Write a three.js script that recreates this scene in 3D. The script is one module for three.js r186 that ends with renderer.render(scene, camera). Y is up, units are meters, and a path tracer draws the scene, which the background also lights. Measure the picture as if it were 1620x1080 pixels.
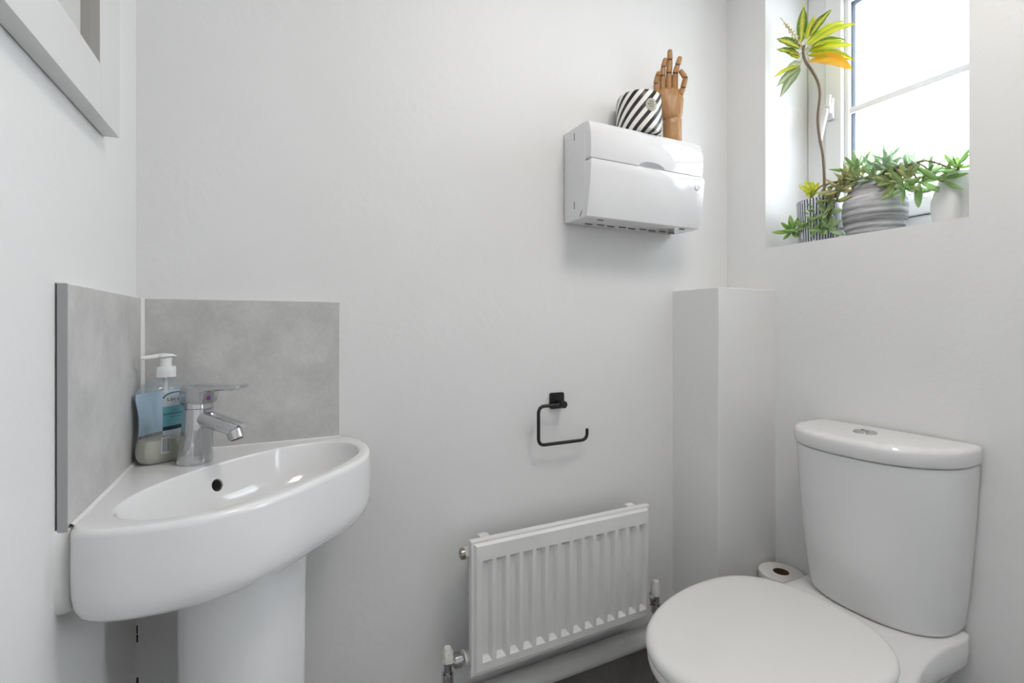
import * as THREE from 'three';
import { RoundedBoxGeometry } from 'three/addons/geometries/RoundedBoxGeometry.js';
import { mergeGeometries, mergeVertices, toCreasedNormals } from 'three/addons/utils/BufferGeometryUtils.js';
import { RectAreaLightUniformsLib } from 'three/addons/lights/RectAreaLightUniformsLib.js';
import { Brush, Evaluator, SUBTRACTION } from 'three-bvh-csg';

// ------------------------------------------------------------------ camera, sky, lamp, exposure
const scene = new THREE.Scene();
const EYE = 1.07;                                      // height of the lens above the floor
const camera = new THREE.PerspectiveCamera(2 * Math.atan(540 / 766) * 180 / Math.PI, 1.5, 0.01, 50);
camera.position.set(0.234, EYE, 1.12);
camera.rotation.y = -Math.atan(374 / 766);
camera.setViewOffset(1620, 1080, 0, 26, 1620, 1080);   // the lens is shifted a little, as verticals stay upright
scene.add(camera);

scene.background = new THREE.Color().setRGB(0.86, 0.92, 1.0);   // even overcast daylight
scene.backgroundIntensity = 8.5;

RectAreaLightUniformsLib.init();
const lampLight = new THREE.RectAreaLight(new THREE.Color().setRGB(1.0, 0.945, 0.88), 16, 0.36, 0.36);
lampLight.name = 'ceiling_lamp_light';
lampLight.position.set(0.98, 2.315, 0.90);
lampLight.rotation.x = -Math.PI / 2;
scene.add(lampLight);
const renderer = new THREE.WebGLRenderer({ antialias: true });
renderer.toneMapping = THREE.LinearToneMapping;
renderer.toneMappingExposure = 1.26;
renderer.shadowMap.enabled = true;

// ------------------------------------------------------------------ helpers
let seed = 7;
const rnd = () => { seed = (seed * 1664525 + 1013904223) % 4294967296; return seed / 4294967296; };
const V = (x, y, z) => new THREE.Vector3(x, y, z);
const lin = (r, g, b) => new THREE.Color().setRGB(r, g, b);
const clamp = (t, a = 0, b = 1) => Math.min(b, Math.max(a, t));
const mix = (a, b, t) => a + (b - a) * t;

function mat(color, roughness, extra = {}) {
  return new THREE.MeshPhysicalMaterial({ color, roughness, side: THREE.DoubleSide, ...extra });
}
function mesh(name, geo, m, parent) {
  const o = new THREE.Mesh(geo, m);
  o.name = name; o.castShadow = true; o.receiveShadow = true;
  if (parent) parent.add(o);
  return o;
}
function thing(name, label, category, pos = [0, 0, 0], group) {
  const g = new THREE.Group();
  g.name = name; g.position.set(...pos);
  g.userData = { label, category };
  if (group) g.userData.group = group;
  scene.add(g);
  return g;
}
function structure(name, label, category, geo, m) {
  const o = mesh(name, geo, m, scene);
  o.userData = { label, category, kind: 'structure' };
  return o;
}
const box = (x0, x1, y0, y1, z0, z1) => new THREE.BoxGeometry(x1 - x0, y1 - y0, z1 - z0).translate((x0 + x1) / 2, (y0 + y1) / 2, (z0 + z1) / 2);
const rbox = (x0, x1, y0, y1, z0, z1, r = 0.002, s = 2) => new RoundedBoxGeometry(x1 - x0, y1 - y0, z1 - z0, s, r).translate((x0 + x1) / 2, (y0 + y1) / 2, (z0 + z1) / 2);
const plain = (g) => { const n = g.index ? g.toNonIndexed() : g.clone(); for (const k of Object.keys(n.attributes)) if (!['position', 'normal', 'uv'].includes(k)) n.deleteAttribute(k); return n; };
const merge = (list) => mergeGeometries(list.map(plain));
// uv in metres, by the way each face points
function metric(geo) {
  const g = geo.index ? geo.toNonIndexed() : geo;
  const p = g.attributes.position, uv = new Float32Array(p.count * 2), a = V(), b = V(), c = V();
  for (let i = 0; i < p.count; i += 3) {
    a.fromBufferAttribute(p, i); b.fromBufferAttribute(p, i + 1); c.fromBufferAttribute(p, i + 2);
    const n = b.clone().sub(a).cross(c.clone().sub(a)), ax = Math.abs(n.x), ay = Math.abs(n.y), az = Math.abs(n.z);
    [a, b, c].forEach((q, k) => {
      const [u, v] = ax >= ay && ax >= az ? [q.z, q.y] : ay >= az ? [q.x, q.z] : [q.x, q.y];
      uv[(i + k) * 2] = u; uv[(i + k) * 2 + 1] = v;
    });
  }
  g.setAttribute('uv', new THREE.BufferAttribute(uv, 2));
  return g;
}
// rings of equal length joined to a surface; cap closes the first / last ring with a fan
function loft(rings, { closed = true, capA = false, capB = false, crease = 0 } = {}) {
  const n = rings[0].length, pos = [], uv = [], idx = [];
  rings.forEach((r, k) => r.forEach((p, i) => { pos.push(p.x, p.y, p.z); uv.push(i / n, k / (rings.length - 1)); }));
  const m = closed ? n : n - 1;
  for (let k = 0; k < rings.length - 1; k++) for (let i = 0; i < m; i++) {
    const a = k * n + i, b = k * n + (i + 1) % n, c = a + n, d = b + n;
    idx.push(a, b, d, a, d, c);
  }
  const fan = (r, base, flip) => {
    const c = V(); r.forEach((p) => c.add(p)); c.multiplyScalar(1 / n);
    const ci = pos.length / 3; pos.push(c.x, c.y, c.z); uv.push(0.5, 0.5);
    for (let i = 0; i < n; i++) { const a = base + i, b = base + (i + 1) % n; flip ? idx.push(ci, a, b) : idx.push(ci, b, a); }
  };
  if (capA) fan(rings[0], 0, false);
  if (capB) fan(rings[rings.length - 1], (rings.length - 1) * n, true);
  let g = new THREE.BufferGeometry();
  g.setAttribute('position', new THREE.Float32BufferAttribute(pos, 3));
  g.setAttribute('uv', new THREE.Float32BufferAttribute(uv, 2));
  g.setIndex(idx);
  if (crease) return toCreasedNormals(g, crease);
  g.computeVertexNormals();
  return g;
}
const ellipse = (cx, cy, cz, rx, rz, n = 40, p = 1) => Array.from({ length: n }, (_, i) => {
  const t = -i / n * Math.PI * 2, c = Math.cos(t), s = Math.sin(t);
  return V(cx + rx * Math.sign(c) * Math.abs(c) ** p, cy, cz + rz * Math.sign(s) * Math.abs(s) ** p);
});
const lathe = (pts, n = 48, crease = 0.6) => toCreasedNormals(new THREE.LatheGeometry(pts.map(([r, y]) => new THREE.Vector2(r, y)), n), crease);
const tube = (pts, r, seg = 60, rad = 12, type = 'catmullrom', tension = 0.5) => new THREE.TubeGeometry(new THREE.CatmullRomCurve3(pts.map((p) => V(...p)), false, type, tension), seg, r, rad, false);
function path(pts, corner) {           // straight runs with rounded corners
  const cp = new THREE.CurvePath(), p = pts.map((q) => V(...q));
  let from = p[0];
  for (let i = 1; i < p.length - 1; i++) {
    const a = p[i].clone().add(p[i - 1].clone().sub(p[i]).setLength(corner)), b = p[i].clone().add(p[i + 1].clone().sub(p[i]).setLength(corner));
    cp.add(new THREE.LineCurve3(from, a)); cp.add(new THREE.QuadraticBezierCurve3(a, p[i], b)); from = b;
  }
  cp.add(new THREE.LineCurve3(from, p[p.length - 1]));
  return cp;
}
// side outline (z, y) pulled along x
function extrudeX(pts, x0, x1, bevel = 0.002, crease = 0.5) {
  const s = new THREE.Shape(pts.map(([a, b]) => new THREE.Vector2(a, b)));
  const g = new THREE.ExtrudeGeometry(s, { depth: x1 - x0 - 2 * bevel, bevelEnabled: bevel > 0, bevelThickness: bevel, bevelSize: bevel, bevelOffset: -bevel, bevelSegments: 3, curveSegments: 12 });
  g.rotateY(-Math.PI / 2); g.translate(x1 - bevel, 0, 0);
  return toCreasedNormals(g, crease);
}
// a rod between two points, with its own end radii and rounded ends
function rod(a, b, ra, rb, round = 0.5, n = 14) {
  const A = V(...a), B = V(...b), L = A.distanceTo(B), pts = [];
  for (let i = 0; i <= 4; i++) { const t = (i / 4) * Math.PI / 2; pts.push([ra * Math.sin(t), ra * round * (1 - Math.cos(t))]); }
  for (let i = 0; i <= 4; i++) { const t = (i / 4) * Math.PI / 2; pts.push([rb * Math.cos(t), L - rb * round * (1 - Math.sin(t))]); }
  const g = new THREE.LatheGeometry(pts.map(([r, y]) => new THREE.Vector2(Math.max(r, 1e-5), y)), n);
  g.applyQuaternion(new THREE.Quaternion().setFromUnitVectors(V(0, 1, 0), B.clone().sub(A).normalize()));
  return g.translate(A.x, A.y, A.z);
}
const cyl = (a, b, ra, rb = ra, n = 32) => {
  const A = V(...a), B = V(...b), L = A.distanceTo(B);
  const g = new THREE.CylinderGeometry(rb, ra, L, n).translate(0, L / 2, 0);
  g.applyQuaternion(new THREE.Quaternion().setFromUnitVectors(V(0, 1, 0), B.clone().sub(A).normalize()));
  return g.translate(A.x, A.y, A.z);
};

// ------------------------------------------------------------------ computed textures
function noiseField(size, cells, oct, s0) {
  let s = s0; const r = () => { s = (s * 1664525 + 1013904223) % 4294967296; return s / 4294967296; };
  const out = new Float32Array(size * size); let amp = 1, tot = 0;
  for (let o = 0; o < oct; o++) {
    const c = cells << o, g = Float32Array.from({ length: c * c }, r);
    for (let y = 0; y < size; y++) for (let x = 0; x < size; x++) {
      const fx = x / size * c, fy = y / size * c, x0 = Math.floor(fx), y0 = Math.floor(fy);
      let u = fx - x0, v = fy - y0; u = u * u * (3 - 2 * u); v = v * v * (3 - 2 * v);
      const q = (i, j) => g[((y0 + j) % c) * c + (x0 + i) % c];
      out[y * size + x] += amp * mix(mix(q(0, 0), q(1, 0), u), mix(q(0, 1), q(1, 1), u), v);
    }
    tot += amp; amp *= 0.55;
  }
  for (let i = 0; i < out.length; i++) out[i] /= tot;
  return out;
}
function dataTex(size, fn, srgb, rep = 1) {
  const d = new Uint8Array(size * size * 4);
  for (let i = 0; i < size * size; i++) { const c = fn(i, i % size, Math.floor(i / size)); for (let k = 0; k < 3; k++) d[i * 4 + k] = clamp(c[k], 0, 1) * 255; d[i * 4 + 3] = 255; }
  const t = new THREE.DataTexture(d, size, size);
  t.wrapS = t.wrapT = THREE.RepeatWrapping; t.magFilter = THREE.LinearFilter; t.minFilter = THREE.LinearMipmapLinearFilter; t.generateMipmaps = true;
  if (srgb) t.colorSpace = THREE.SRGBColorSpace;
  t.repeat.set(rep, rep); t.needsUpdate = true;
  return t;
}
function canvasTex(w, h, draw, rx = 1, ry = 1) {
  const c = document.createElement('canvas'); c.width = w; c.height = h;
  draw(c.getContext('2d'), w, h);
  const t = new THREE.CanvasTexture(c); t.colorSpace = THREE.SRGBColorSpace; t.wrapS = t.wrapT = THREE.RepeatWrapping; t.repeat.set(rx, ry);
  return t;
}
const nPaint = noiseField(512, 24, 4, 11), nStone = noiseField(512, 5, 6, 23), nGrain = noiseField(512, 64, 3, 5);
const paintBump = dataTex(512, (i) => [nPaint[i], nPaint[i], nPaint[i]], false, 2.2);
const stoneMap = dataTex(512, (i) => {
  const v = 0.775 + (nStone[i] - 0.5) * 0.16 + (nGrain[i] - 0.5) * 0.045 + (nGrain[(i * 7) % 262144] > 0.83 ? 0.03 : 0);
  return [v, v * 0.995, v * 0.985];
}, true, 3.1);
const floorMap = dataTex(512, (i) => { const v = 0.50 + (nStone[i] - 0.5) * 0.12 + (nGrain[i] - 0.5) * 0.05; return [v, v * 0.985, v * 0.965]; }, true, 1.3);
const woodMap = dataTex(256, (i, x, y) => {
  const n = nStone[(y % 512) * 512 + x], g = 0.5 + 0.5 * Math.sin((x + n * 55) * 0.42) , f = nGrain[(Math.floor(y / 6) % 512) * 512 + x];
  const t = 0.25 * g + 0.35 * f + 0.4 * n;
  return [mix(0.58, 0.79, t), mix(0.41, 0.61, t), mix(0.245, 0.41, t)];
}, true);

// ------------------------------------------------------------------ materials
const M = {
  paint: mat(lin(0.80, 0.80, 0.795), 0.55, { bumpMap: paintBump, bumpScale: 0.0006 }),
  ceiling: mat(lin(0.85, 0.85, 0.85), 0.8),
  gloss: mat(lin(0.80, 0.80, 0.795), 0.25),
  tile: mat(0xffffff, 0.42, { map: stoneMap }),
  tileEdge: mat(lin(0.36, 0.365, 0.37), 0.5),
  seal: mat(lin(0.80, 0.80, 0.79), 0.4),
  floor: mat(0xffffff, 0.5, { map: floorMap }),
  ceramic: mat(lin(0.80, 0.80, 0.80), 0.08),
  seat: mat(lin(0.78, 0.775, 0.76), 0.22),
  plastic: mat(lin(0.78, 0.78, 0.79), 0.07),
  radiator: mat(lin(0.80, 0.80, 0.79), 0.28),
  pvc: mat(lin(0.80, 0.80, 0.81), 0.22),
  pipe: mat(lin(0.72, 0.72, 0.70), 0.35),
  chrome: mat(lin(0.58, 0.59, 0.60), 0.09, { metalness: 1 }),
  nickel: mat(lin(0.42, 0.40, 0.36), 0.25, { metalness: 1 }),
  darkMetal: mat(lin(0.08, 0.08, 0.08), 0.4, { metalness: 0.6 }),
  black: mat(lin(0.006, 0.006, 0.007), 0.42),
  rubber: mat(lin(0.03, 0.03, 0.032), 0.7),
  mirror: mat(lin(0.9, 0.91, 0.9), 0.01, { metalness: 1 }),
  frameWhite: mat(lin(0.70, 0.70, 0.69), 0.35),
  rawEdge: mat(lin(0.36, 0.34, 0.32), 0.8),
  paper: mat(lin(0.82, 0.81, 0.79), 0.95),
  card: mat(lin(0.14, 0.085, 0.040), 0.9),
  wood: mat(0xffffff, 0.42, { map: woodMap }),
  soil: mat(lin(0.035, 0.025, 0.018), 1),
  bark: mat(lin(0.26, 0.19, 0.14), 0.9, { bumpMap: paintBump, bumpScale: 0.002 }),
};

// ------------------------------------------------------------------ the room
const W = 1.567, DEEP = 1.95, TALL = 2.40, T = 0.12;      // wall to wall, back wall to door wall, height
const SILL = EYE + 0.232, HEAD = 2.16;
const wallBack = structure('wall_back', 'white painted back wall behind the radiator and towel dispenser', 'wall', metric(box(-T, W + 0.32, 0, TALL, -T, 0)), M.paint);
const wallLeft = structure('wall_left', 'white painted side wall with the mirror and corner basin', 'wall', metric(box(-T, 0, 0, TALL, 0, DEEP)), M.paint);
structure('floor', 'dark grey stone effect floor', 'floor', metric(box(-T, W + T, -0.08, 0, -T, DEEP + T)), M.floor);
structure('ceiling', 'white flat ceiling', 'ceiling', merge([box(-T, W + T, TALL, TALL + 0.1, -T, DEEP + T), box(W + T, 1.887, TALL, TALL + 0.1, -T, 0.86)]), M.ceiling);
function holedSlab(x0, x1, z1, hz0, hz1) {
  return [box(x0, x1, 0, SILL, 0, z1), box(x0, x1, HEAD, TALL, 0, z1), box(x0, x1, SILL, HEAD, 0, hz0), box(x0, x1, SILL, HEAD, hz1, z1)];
}
const DZ0 = 0.98, DZ1 = 1.76, DH = 2.0, THIN = W + T;      // doorway beyond the toilet, out of view
const ZT = 0.86;                                           // the wall is thick round the window and thin at the door
structure('wall_right', 'white painted wall with the deep window recess above the toilet', 'wall',
  metric(merge([...holedSlab(W, 1.765, ZT, 0.139, 0.618), ...holedSlab(1.765, 1.887, ZT, 0.139, 0.70), box(W, THIN, 0, TALL, ZT, DZ0), box(W, THIN, 0, TALL, DZ1, DEEP), box(W, THIN, DH, TALL, DZ0, DZ1)])), M.paint);
structure('wall_front', 'white painted wall behind the viewer', 'wall', metric(box(-T, THIN, 0, TALL, DEEP, DEEP + T)), M.paint);
const door = thing('door_1', 'white door standing open into the hall behind the viewer', 'door'); door.userData.kind = 'structure';
mesh('door_frame', merge([box(W - 0.012, THIN + 0.012, 0, DH, DZ0, DZ0 + 0.03), box(W - 0.012, THIN + 0.012, 0, DH, DZ1 - 0.03, DZ1), box(W - 0.012, THIN + 0.012, DH - 0.03, DH, DZ0, DZ1)]), M.gloss, door);
const leaf = mesh('door_leaf', rbox(THIN + 0.02, THIN + 0.72, 0.008, DH - 0.03, DZ1 + 0.01, DZ1 + 0.05, 0.003), M.gloss, door);
mesh('door_handle', merge([cyl([THIN + 0.66, 1.0, DZ1 - 0.04], [THIN + 0.66, 1.0, DZ1 + 0.01], 0.01), rod([THIN + 0.66, 1.0, DZ1 - 0.04], [THIN + 0.56, 1.0, DZ1 - 0.04], 0.008, 0.008)]), M.chrome, leaf);
// the hall beyond the doorway, with its window
const HX = 2.95, HZ0 = 0.90, HZ1 = 2.75, GZ0 = 1.10, GZ1 = 2.30, GY0 = 0.65, GY1 = 2.10;
structure('wall_hall_far', 'white hall wall with a large window beyond the doorway', 'wall', merge([box(HX, HX + T, 0, GY0, HZ0, HZ1), box(HX, HX + T, GY1, TALL, HZ0, HZ1), box(HX, HX + T, GY0, GY1, HZ0, GZ0), box(HX, HX + T, GY0, GY1, GZ1, HZ1)]), M.ceiling);
structure('wall_hall_left', 'white end wall of the hall beside the doorway', 'wall', box(THIN, HX + T, 0, TALL, HZ0 - T, HZ0), M.ceiling);
structure('wall_hall_right', 'white end wall of the hall behind the open door', 'wall', merge([box(THIN - T, HX + T, 0, TALL, HZ1, HZ1 + T), box(THIN - T, THIN, 0, TALL, DEEP + T, HZ1)]), M.ceiling);
structure('floor_hall', 'pale hall floor beyond the doorway', 'floor', box(THIN, HX + T, -0.08, 0, HZ0 - T, HZ1 + T), mat(lin(0.45, 0.42, 0.38), 0.5));
structure('ceiling_hall', 'white hall ceiling beyond the doorway', 'ceiling', box(THIN, HX + T, TALL, TALL + 0.1, HZ0 - T, HZ1 + T), M.ceiling);
const win2 = thing('window_2', 'white framed hall window beyond the doorway', 'window'); win2.userData.kind = 'structure';
const bar2 = (z0, z1, y0, y1) => rbox(HX + 0.03, HX + 0.09, y0, y1, z0, z1, 0.003);
mesh('outer_frame', merge([bar2(GZ0, GZ1, GY0, GY0 + 0.05), bar2(GZ0, GZ1, GY1 - 0.05, GY1), bar2(GZ0, GZ0 + 0.05, GY0, GY1), bar2(GZ1 - 0.05, GZ1, GY0, GY1)]), M.gloss, win2);
mesh('mullion', bar2((GZ0 + GZ1) / 2 - 0.025, (GZ0 + GZ1) / 2 + 0.025, GY0 + 0.04, GY1 - 0.04), M.gloss, win2);
// dark skirting, level with the underside of the pipe
structure('baseboard_back', 'low dark grey skirting along the back wall under the pipe', 'skirting', metric(box(0, W, 0, 0.135, 0, 0.012)), M.floor);
structure('baseboard_left', 'low dark grey skirting along the basin wall', 'skirting', metric(box(0, 0.012, 0, 0.135, 0.012, DEEP)), M.floor);
structure('baseboard_right', 'low dark grey skirting along the toilet wall', 'skirting', metric(box(W - 0.012, W, 0, 0.135, 0.174, 0.98)), M.floor);
// boxed-in pipe in the far corner
structure('trim_1', 'white boxed-in pipe duct in the corner beside the toilet', 'pipe boxing', metric(new RoundedBoxGeometry(0.24, EYE + 0.104, 0.176, 2, 0.0025).translate(1.330 + 0.12, (EYE + 0.104) / 2, 0.172 - 0.088)), M.paint);

// splashback tiles, set off the wall by their bed of adhesive
const TB = EYE - 0.242, TT = EYE + 0.0485;
mesh('splashback_tile', metric(rbox(0.0135, 0.357, TB, TT, 0.0015, 0.0115, 0.0012)), M.tile, wallBack).userData.label = 'grey stone effect splashback tile above the basin';
mesh('tile_edge_bead', merge([rbox(0.0135, 0.3605, TT, TT + 0.003, 0, 0.0105, 0.001), rbox(0.3573, 0.3605, TB, TT + 0.003, 0, 0.0095, 0.001)]), M.seal, wallBack);
mesh('splashback_tile', metric(rbox(0.0020, 0.0115, TB, TT, 0.021, 0.3690, 0.0012)), M.tile, wallLeft).userData.label = 'grey stone effect splashback tile on the side wall';
mesh('tile_edge_strip', merge([rbox(0.0020, 0.0118, TB - 0.004, TT + 0.001, 0.3693, 0.3715, 0.0006)]), M.tileEdge, wallLeft);
mesh('tile_edge_bead', rbox(0.0, 0.0105, TT, TT + 0.0025, 0.006, 0.370, 0.001), M.seal, wallLeft);
mesh('corner_sealant', loft([TB, TT + 0.002].map((y) => [V(0.001, y, 0.001), V(0.001, y, 0.0215), V(0.0116, y, 0.0213), V(0.0124, y, 0.0175), V(0.0138, y, 0.0145), V(0.0155, y, 0.0120), V(0.0155, y, 0.001)]), { capA: true, capB: true, crease: 0.9 }), M.seal, wallLeft);

// cracked joint in the corner under the basin
for (const [y0, y1, w] of [[0.478, 0.492, 0.0026], [0.494, 0.509, 0.0020], [0.370, 0.412, 0.0032], [0.392, 0.398, 0.0070]]) mesh('joint_crack', box(0.0006, 0.0006 + w, y0, y1, -0.001, 0.0008), M.rubber, wallBack);

// ------------------------------------------------------------------ window
const win = thing('window_1', 'white framed window with a glazing bar in the deep recess', 'window'); win.userData.kind = 'structure';
const ring4 = (x0, x1, z0, z1, y0, y1, t, r = 0.003) => merge([rbox(x0, x1, y0, y1, z0, z0 + t, r), rbox(x0, x1, y0, y1, z1 - t, z1, r), rbox(x0, x1, y0, y0 + t, z0 + t - 0.001, z1 - t + 0.001, r), rbox(x0, x1, y1 - t, y1, z0 + t - 0.001, z1 - t + 0.001, r)]);
mesh('outer_frame', ring4(1.768, 1.838, 0.140, 0.699, SILL + 0.001, HEAD - 0.001, 0.0570), M.pvc, win);
mesh('frame_gasket', ring4(1.790, 1.800, 0.1965, 0.6425, SILL + 0.0575, HEAD - 0.0575, 0.0035, 0.0005), M.rubber, win);
mesh('sash', ring4(1.760, 1.832, 0.199, 0.640, SILL + 0.0592, HEAD - 0.0592, 0.048, 0.004), M.pvc, win);
mesh('glazing_bead', ring4(1.776, 1.792, 0.2465, 0.5925, SILL + 0.1075, HEAD - 0.1075, 0.013, 0.004), M.pvc, win);
mesh('spacer_bar', ring4(1.797, 1.812, 0.2462, 0.5928, SILL + 0.1072, HEAD - 0.1072, 0.021, 0.001), mat(lin(0.33, 0.40, 0.50), 0.35, { metalness: 0.4 }), win);
const glass = mat(lin(0.98, 0.99, 0.99), 0.0, { transmission: 1, thickness: 0, ior: 1.5 });
mesh('pane', new THREE.PlaneGeometry(0.347, HEAD - SILL - 0.214).rotateY(-Math.PI / 2).translate(1.7945, (HEAD + SILL) / 2, 0.4195), glass, win);
mesh('pane', new THREE.PlaneGeometry(0.347, HEAD - SILL - 0.214).rotateY(-Math.PI / 2).translate(1.8140, (HEAD + SILL) / 2, 0.4195), glass, win);
mesh('glazing_bar', merge([rbox(1.782, 1.7935, EYE + 0.634, EYE + 0.652, 0.250, 0.590, 0.003), rbox(1.8150, 1.824, EYE + 0.634, EYE + 0.652, 0.250, 0.590, 0.003)]), M.pvc, win);
const handle = mesh('window_handle', merge([rbox(1.748, 1.761, EYE + 0.625, EYE + 0.690, 0.206, 0.230, 0.005), rbox(1.736, 1.750, EYE + 0.640, EYE + 0.674, 0.207, 0.229, 0.005)]), M.pvc, win);
mesh('lever', merge([rod([1.735, EYE + 0.657, 0.218], [1.728, EYE + 0.560, 0.203], 0.0085, 0.0065), rod([1.735, EYE + 0.660, 0.224], [1.737, EYE + 0.695, 0.227], 0.006, 0.005)]), M.pvc, handle);
mesh('key_hole', cyl([1.7365, EYE + 0.652, 0.2135], [1.7345, EYE + 0.652, 0.2135], 0.003, 0.003, 14), M.rubber, handle);

// ------------------------------------------------------------------ ceiling lamp
const lamp = thing('ceiling_lamp', 'round white flush ceiling lamp above the viewer', 'ceiling lamp', [0.98, TALL, 0.90]);
mesh('lamp_base', lathe([[0, 0], [0.20, 0], [0.20, -0.02], [0.19, -0.025], [0, -0.025]], 48), M.gloss, lamp);
mesh('diffuser', lathe([[0.19, -0.025], [0.188, -0.05], [0.175, -0.066], [0.14, -0.074], [0, -0.078]], 48, 1), mat(lin(0.9, 0.9, 0.88), 0.5, { emissive: lin(1, 0.95, 0.88), emissiveIntensity: 1.5 }), lamp);

// ------------------------------------------------------------------ corner basin
const RIM = EYE - 0.242;
const basin = thing('wash_basin', 'white ceramic corner wash basin with overflow hole', 'basin');
const outerPts = [[0.0125, 0.0125], [0.19, 0.0125], [0.340, 0.0125], [0.368, 0.0127], [0.3825, 0.0215], [0.3940, 0.044], [0.401, 0.075], [0.404, 0.108], [0.402, 0.142], [0.393, 0.176], [0.377, 0.210], [0.354, 0.244], [0.327, 0.274], [0.300, 0.300]];
const innerPts = [[0.138, 0.138], [0.167, 0.112], [0.203, 0.084], [0.245, 0.060], [0.290, 0.046], [0.330, 0.046], [0.360, 0.062], [0.377, 0.092], [0.381, 0.125], [0.376, 0.160], [0.362, 0.194], [0.339, 0.228], [0.312, 0.259], [0.285, 0.285]];
const mirrorDiag = (h) => [...h, ...h.slice(1, -1).reverse().map(([x, z]) => [z, x])];
function smoothLoop(pts, hard) {     // closed curve; the hard corner stays sharp
  const loop = mirrorDiag(pts).map(([x, z]) => V(x, 0, z));
  if (!hard) return new THREE.CatmullRomCurve3(loop, true, 'centripetal').getPoints(400);
  const open = [...loop.slice(2), loop[0]].slice(0, -1);
  const mid = new THREE.CatmullRomCurve3([...loop.slice(2, -1)], false, 'centripetal').getPoints(400);
  return [loop[0], loop[1], ...mid, loop[loop.length - 1]];
}
const BC = [0.205, 0.205], NB = 216;
function rayRing(poly) {
  return Array.from({ length: NB }, (_, i) => {
    const t = Math.PI * 1.25 + i / NB * Math.PI * 2, dx = Math.cos(t), dz = Math.sin(t);
    let best = null;
    for (let k = 0; k < poly.length; k++) {
      const a = poly[k], b = poly[(k + 1) % poly.length], ex = b.x - a.x, ez = b.z - a.z, den = dx * ez - dz * ex;
      if (Math.abs(den) < 1e-12) continue;
      const s = ((a.x - BC[0]) * ez - (a.z - BC[1]) * ex) / den, u = ((a.x - BC[0]) * dz - (a.z - BC[1]) * dx) / den;
      if (s > 0 && u >= -1e-6 && u <= 1 + 1e-6 && (best === null || s > best)) best = s;
    }
    return [BC[0] + dx * best, BC[1] + dz * best];
  });
}
const outR = rayRing(smoothLoop(outerPts, true)), inR = rayRing(smoothLoop(innerPts, false));
const onWall = outR.map(([x, z]) => { if (x >= 0.0130 && z >= 0.0130) return 1; const t = clamp((Math.max(x, z) - 0.30) / 0.066); return t * t * (3 - 2 * t); });   // the wall sides stay flat, their free ends round off
// ring pushed towards the middle by d (only the free front), or by an even share k
const outRing = (d, y, k = 1) => outR.map(([x, z], i) => {
  const dx = BC[0] - x, dz = BC[1] - z, L = Math.hypot(dx, dz), s = (d * onWall[i]) / L;
  return V(BC[0] + (x + dx * s - BC[0]) * k, RIM + y, BC[1] + (z + dz * s - BC[1]) * k);
});
const bowlC = [0.225, 0.225];
const inRing = (k, y) => inR.map(([x, z]) => V(bowlC[0] + (x - bowlC[0]) * k, RIM + y, bowlC[1] + (z - bowlC[1]) * k));
const basinRings = [
  inRing(0.07, -0.104), inRing(0.25, -0.102), inRing(0.45, -0.098), inRing(0.65, -0.088), inRing(0.80, -0.072), inRing(0.90, -0.050), inRing(0.955, -0.028), inRing(0.982, -0.012), inRing(0.995, -0.004), inRing(1.006, -0.0008), inRing(1.018, 0),
  outRing(0.0085, 0), outRing(0.0055, -0.0006), outRing(0.0028, -0.0022), outRing(0.0010, -0.0048), outRing(0, -0.009), outRing(0, -0.030), outRing(0, -0.060), outRing(0.0005, -0.082), outRing(0.0025, -0.096), outRing(0.0075, -0.108), outRing(0.015, -0.1155), outRing(0.028, -0.121), outRing(0.04, -0.1235, 0.86), outRing(0.06, -0.1245, 0.7), outRing(0.08, -0.125, 0.5),
];
let basinGeo = loft(basinRings, { capA: true, capB: true });
const csg = new Evaluator();
csg.useGroups = false;
function cut(geo, tool) {
  const a = new Brush(geo), b = new Brush(tool); a.updateMatrixWorld(); b.updateMatrixWorld();
  return csg.evaluate(a, b, SUBTRACTION).geometry;
}
const OV = V(0.1440, RIM - 0.0345, 0.1440), ovDir = V(1, 0.55, 1).normalize();
const ovA = OV.clone().addScaledVector(ovDir, 0.02), ovB = OV.clone().addScaledVector(ovDir, -0.03);
basinGeo = cut(basinGeo, cyl(ovA.toArray(), ovB.toArray(), 0.0105, 0.0105, 32));
mesh('bowl', basinGeo, M.ceramic, basin);
const ovE = OV.clone().addScaledVector(ovDir, -0.0045);
mesh('overflow_sleeve', merge([new THREE.CylinderGeometry(0.0103, 0.0103, 0.024, 28, 1, true).applyQuaternion(new THREE.Quaternion().setFromUnitVectors(V(0, 1, 0), ovDir)).translate(...ovE.clone().addScaledVector(ovDir, -0.012).toArray()), cyl(ovE.clone().addScaledVector(ovDir, -0.024).toArray(), ovE.clone().addScaledVector(ovDir, -0.0255).toArray(), 0.0103)]), mat(lin(0.12, 0.12, 0.115), 0.5), basin);
mesh('waste_plug', lathe([[0, 0.006], [0.018, 0.005], [0.021, 0.002], [0.021, -0.006], [0, -0.006]], 36).translate(bowlC[0], RIM - 0.103, bowlC[1]), M.chrome, basin);
mesh('sealant_bead', merge([
  tube([[0.0128, RIM + 0.0005, 0.366], [0.0128, RIM + 0.0005, 0.19], [0.0128, RIM + 0.0005, 0.0135]], 0.0035, 20, 8), tube([[0.0135, RIM + 0.0005, 0.0125], [0.18, RIM + 0.0005, 0.0125], [0.360, RIM + 0.0005, 0.0125]], 0.0028, 20, 8),
]), M.seal, basin);
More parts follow.
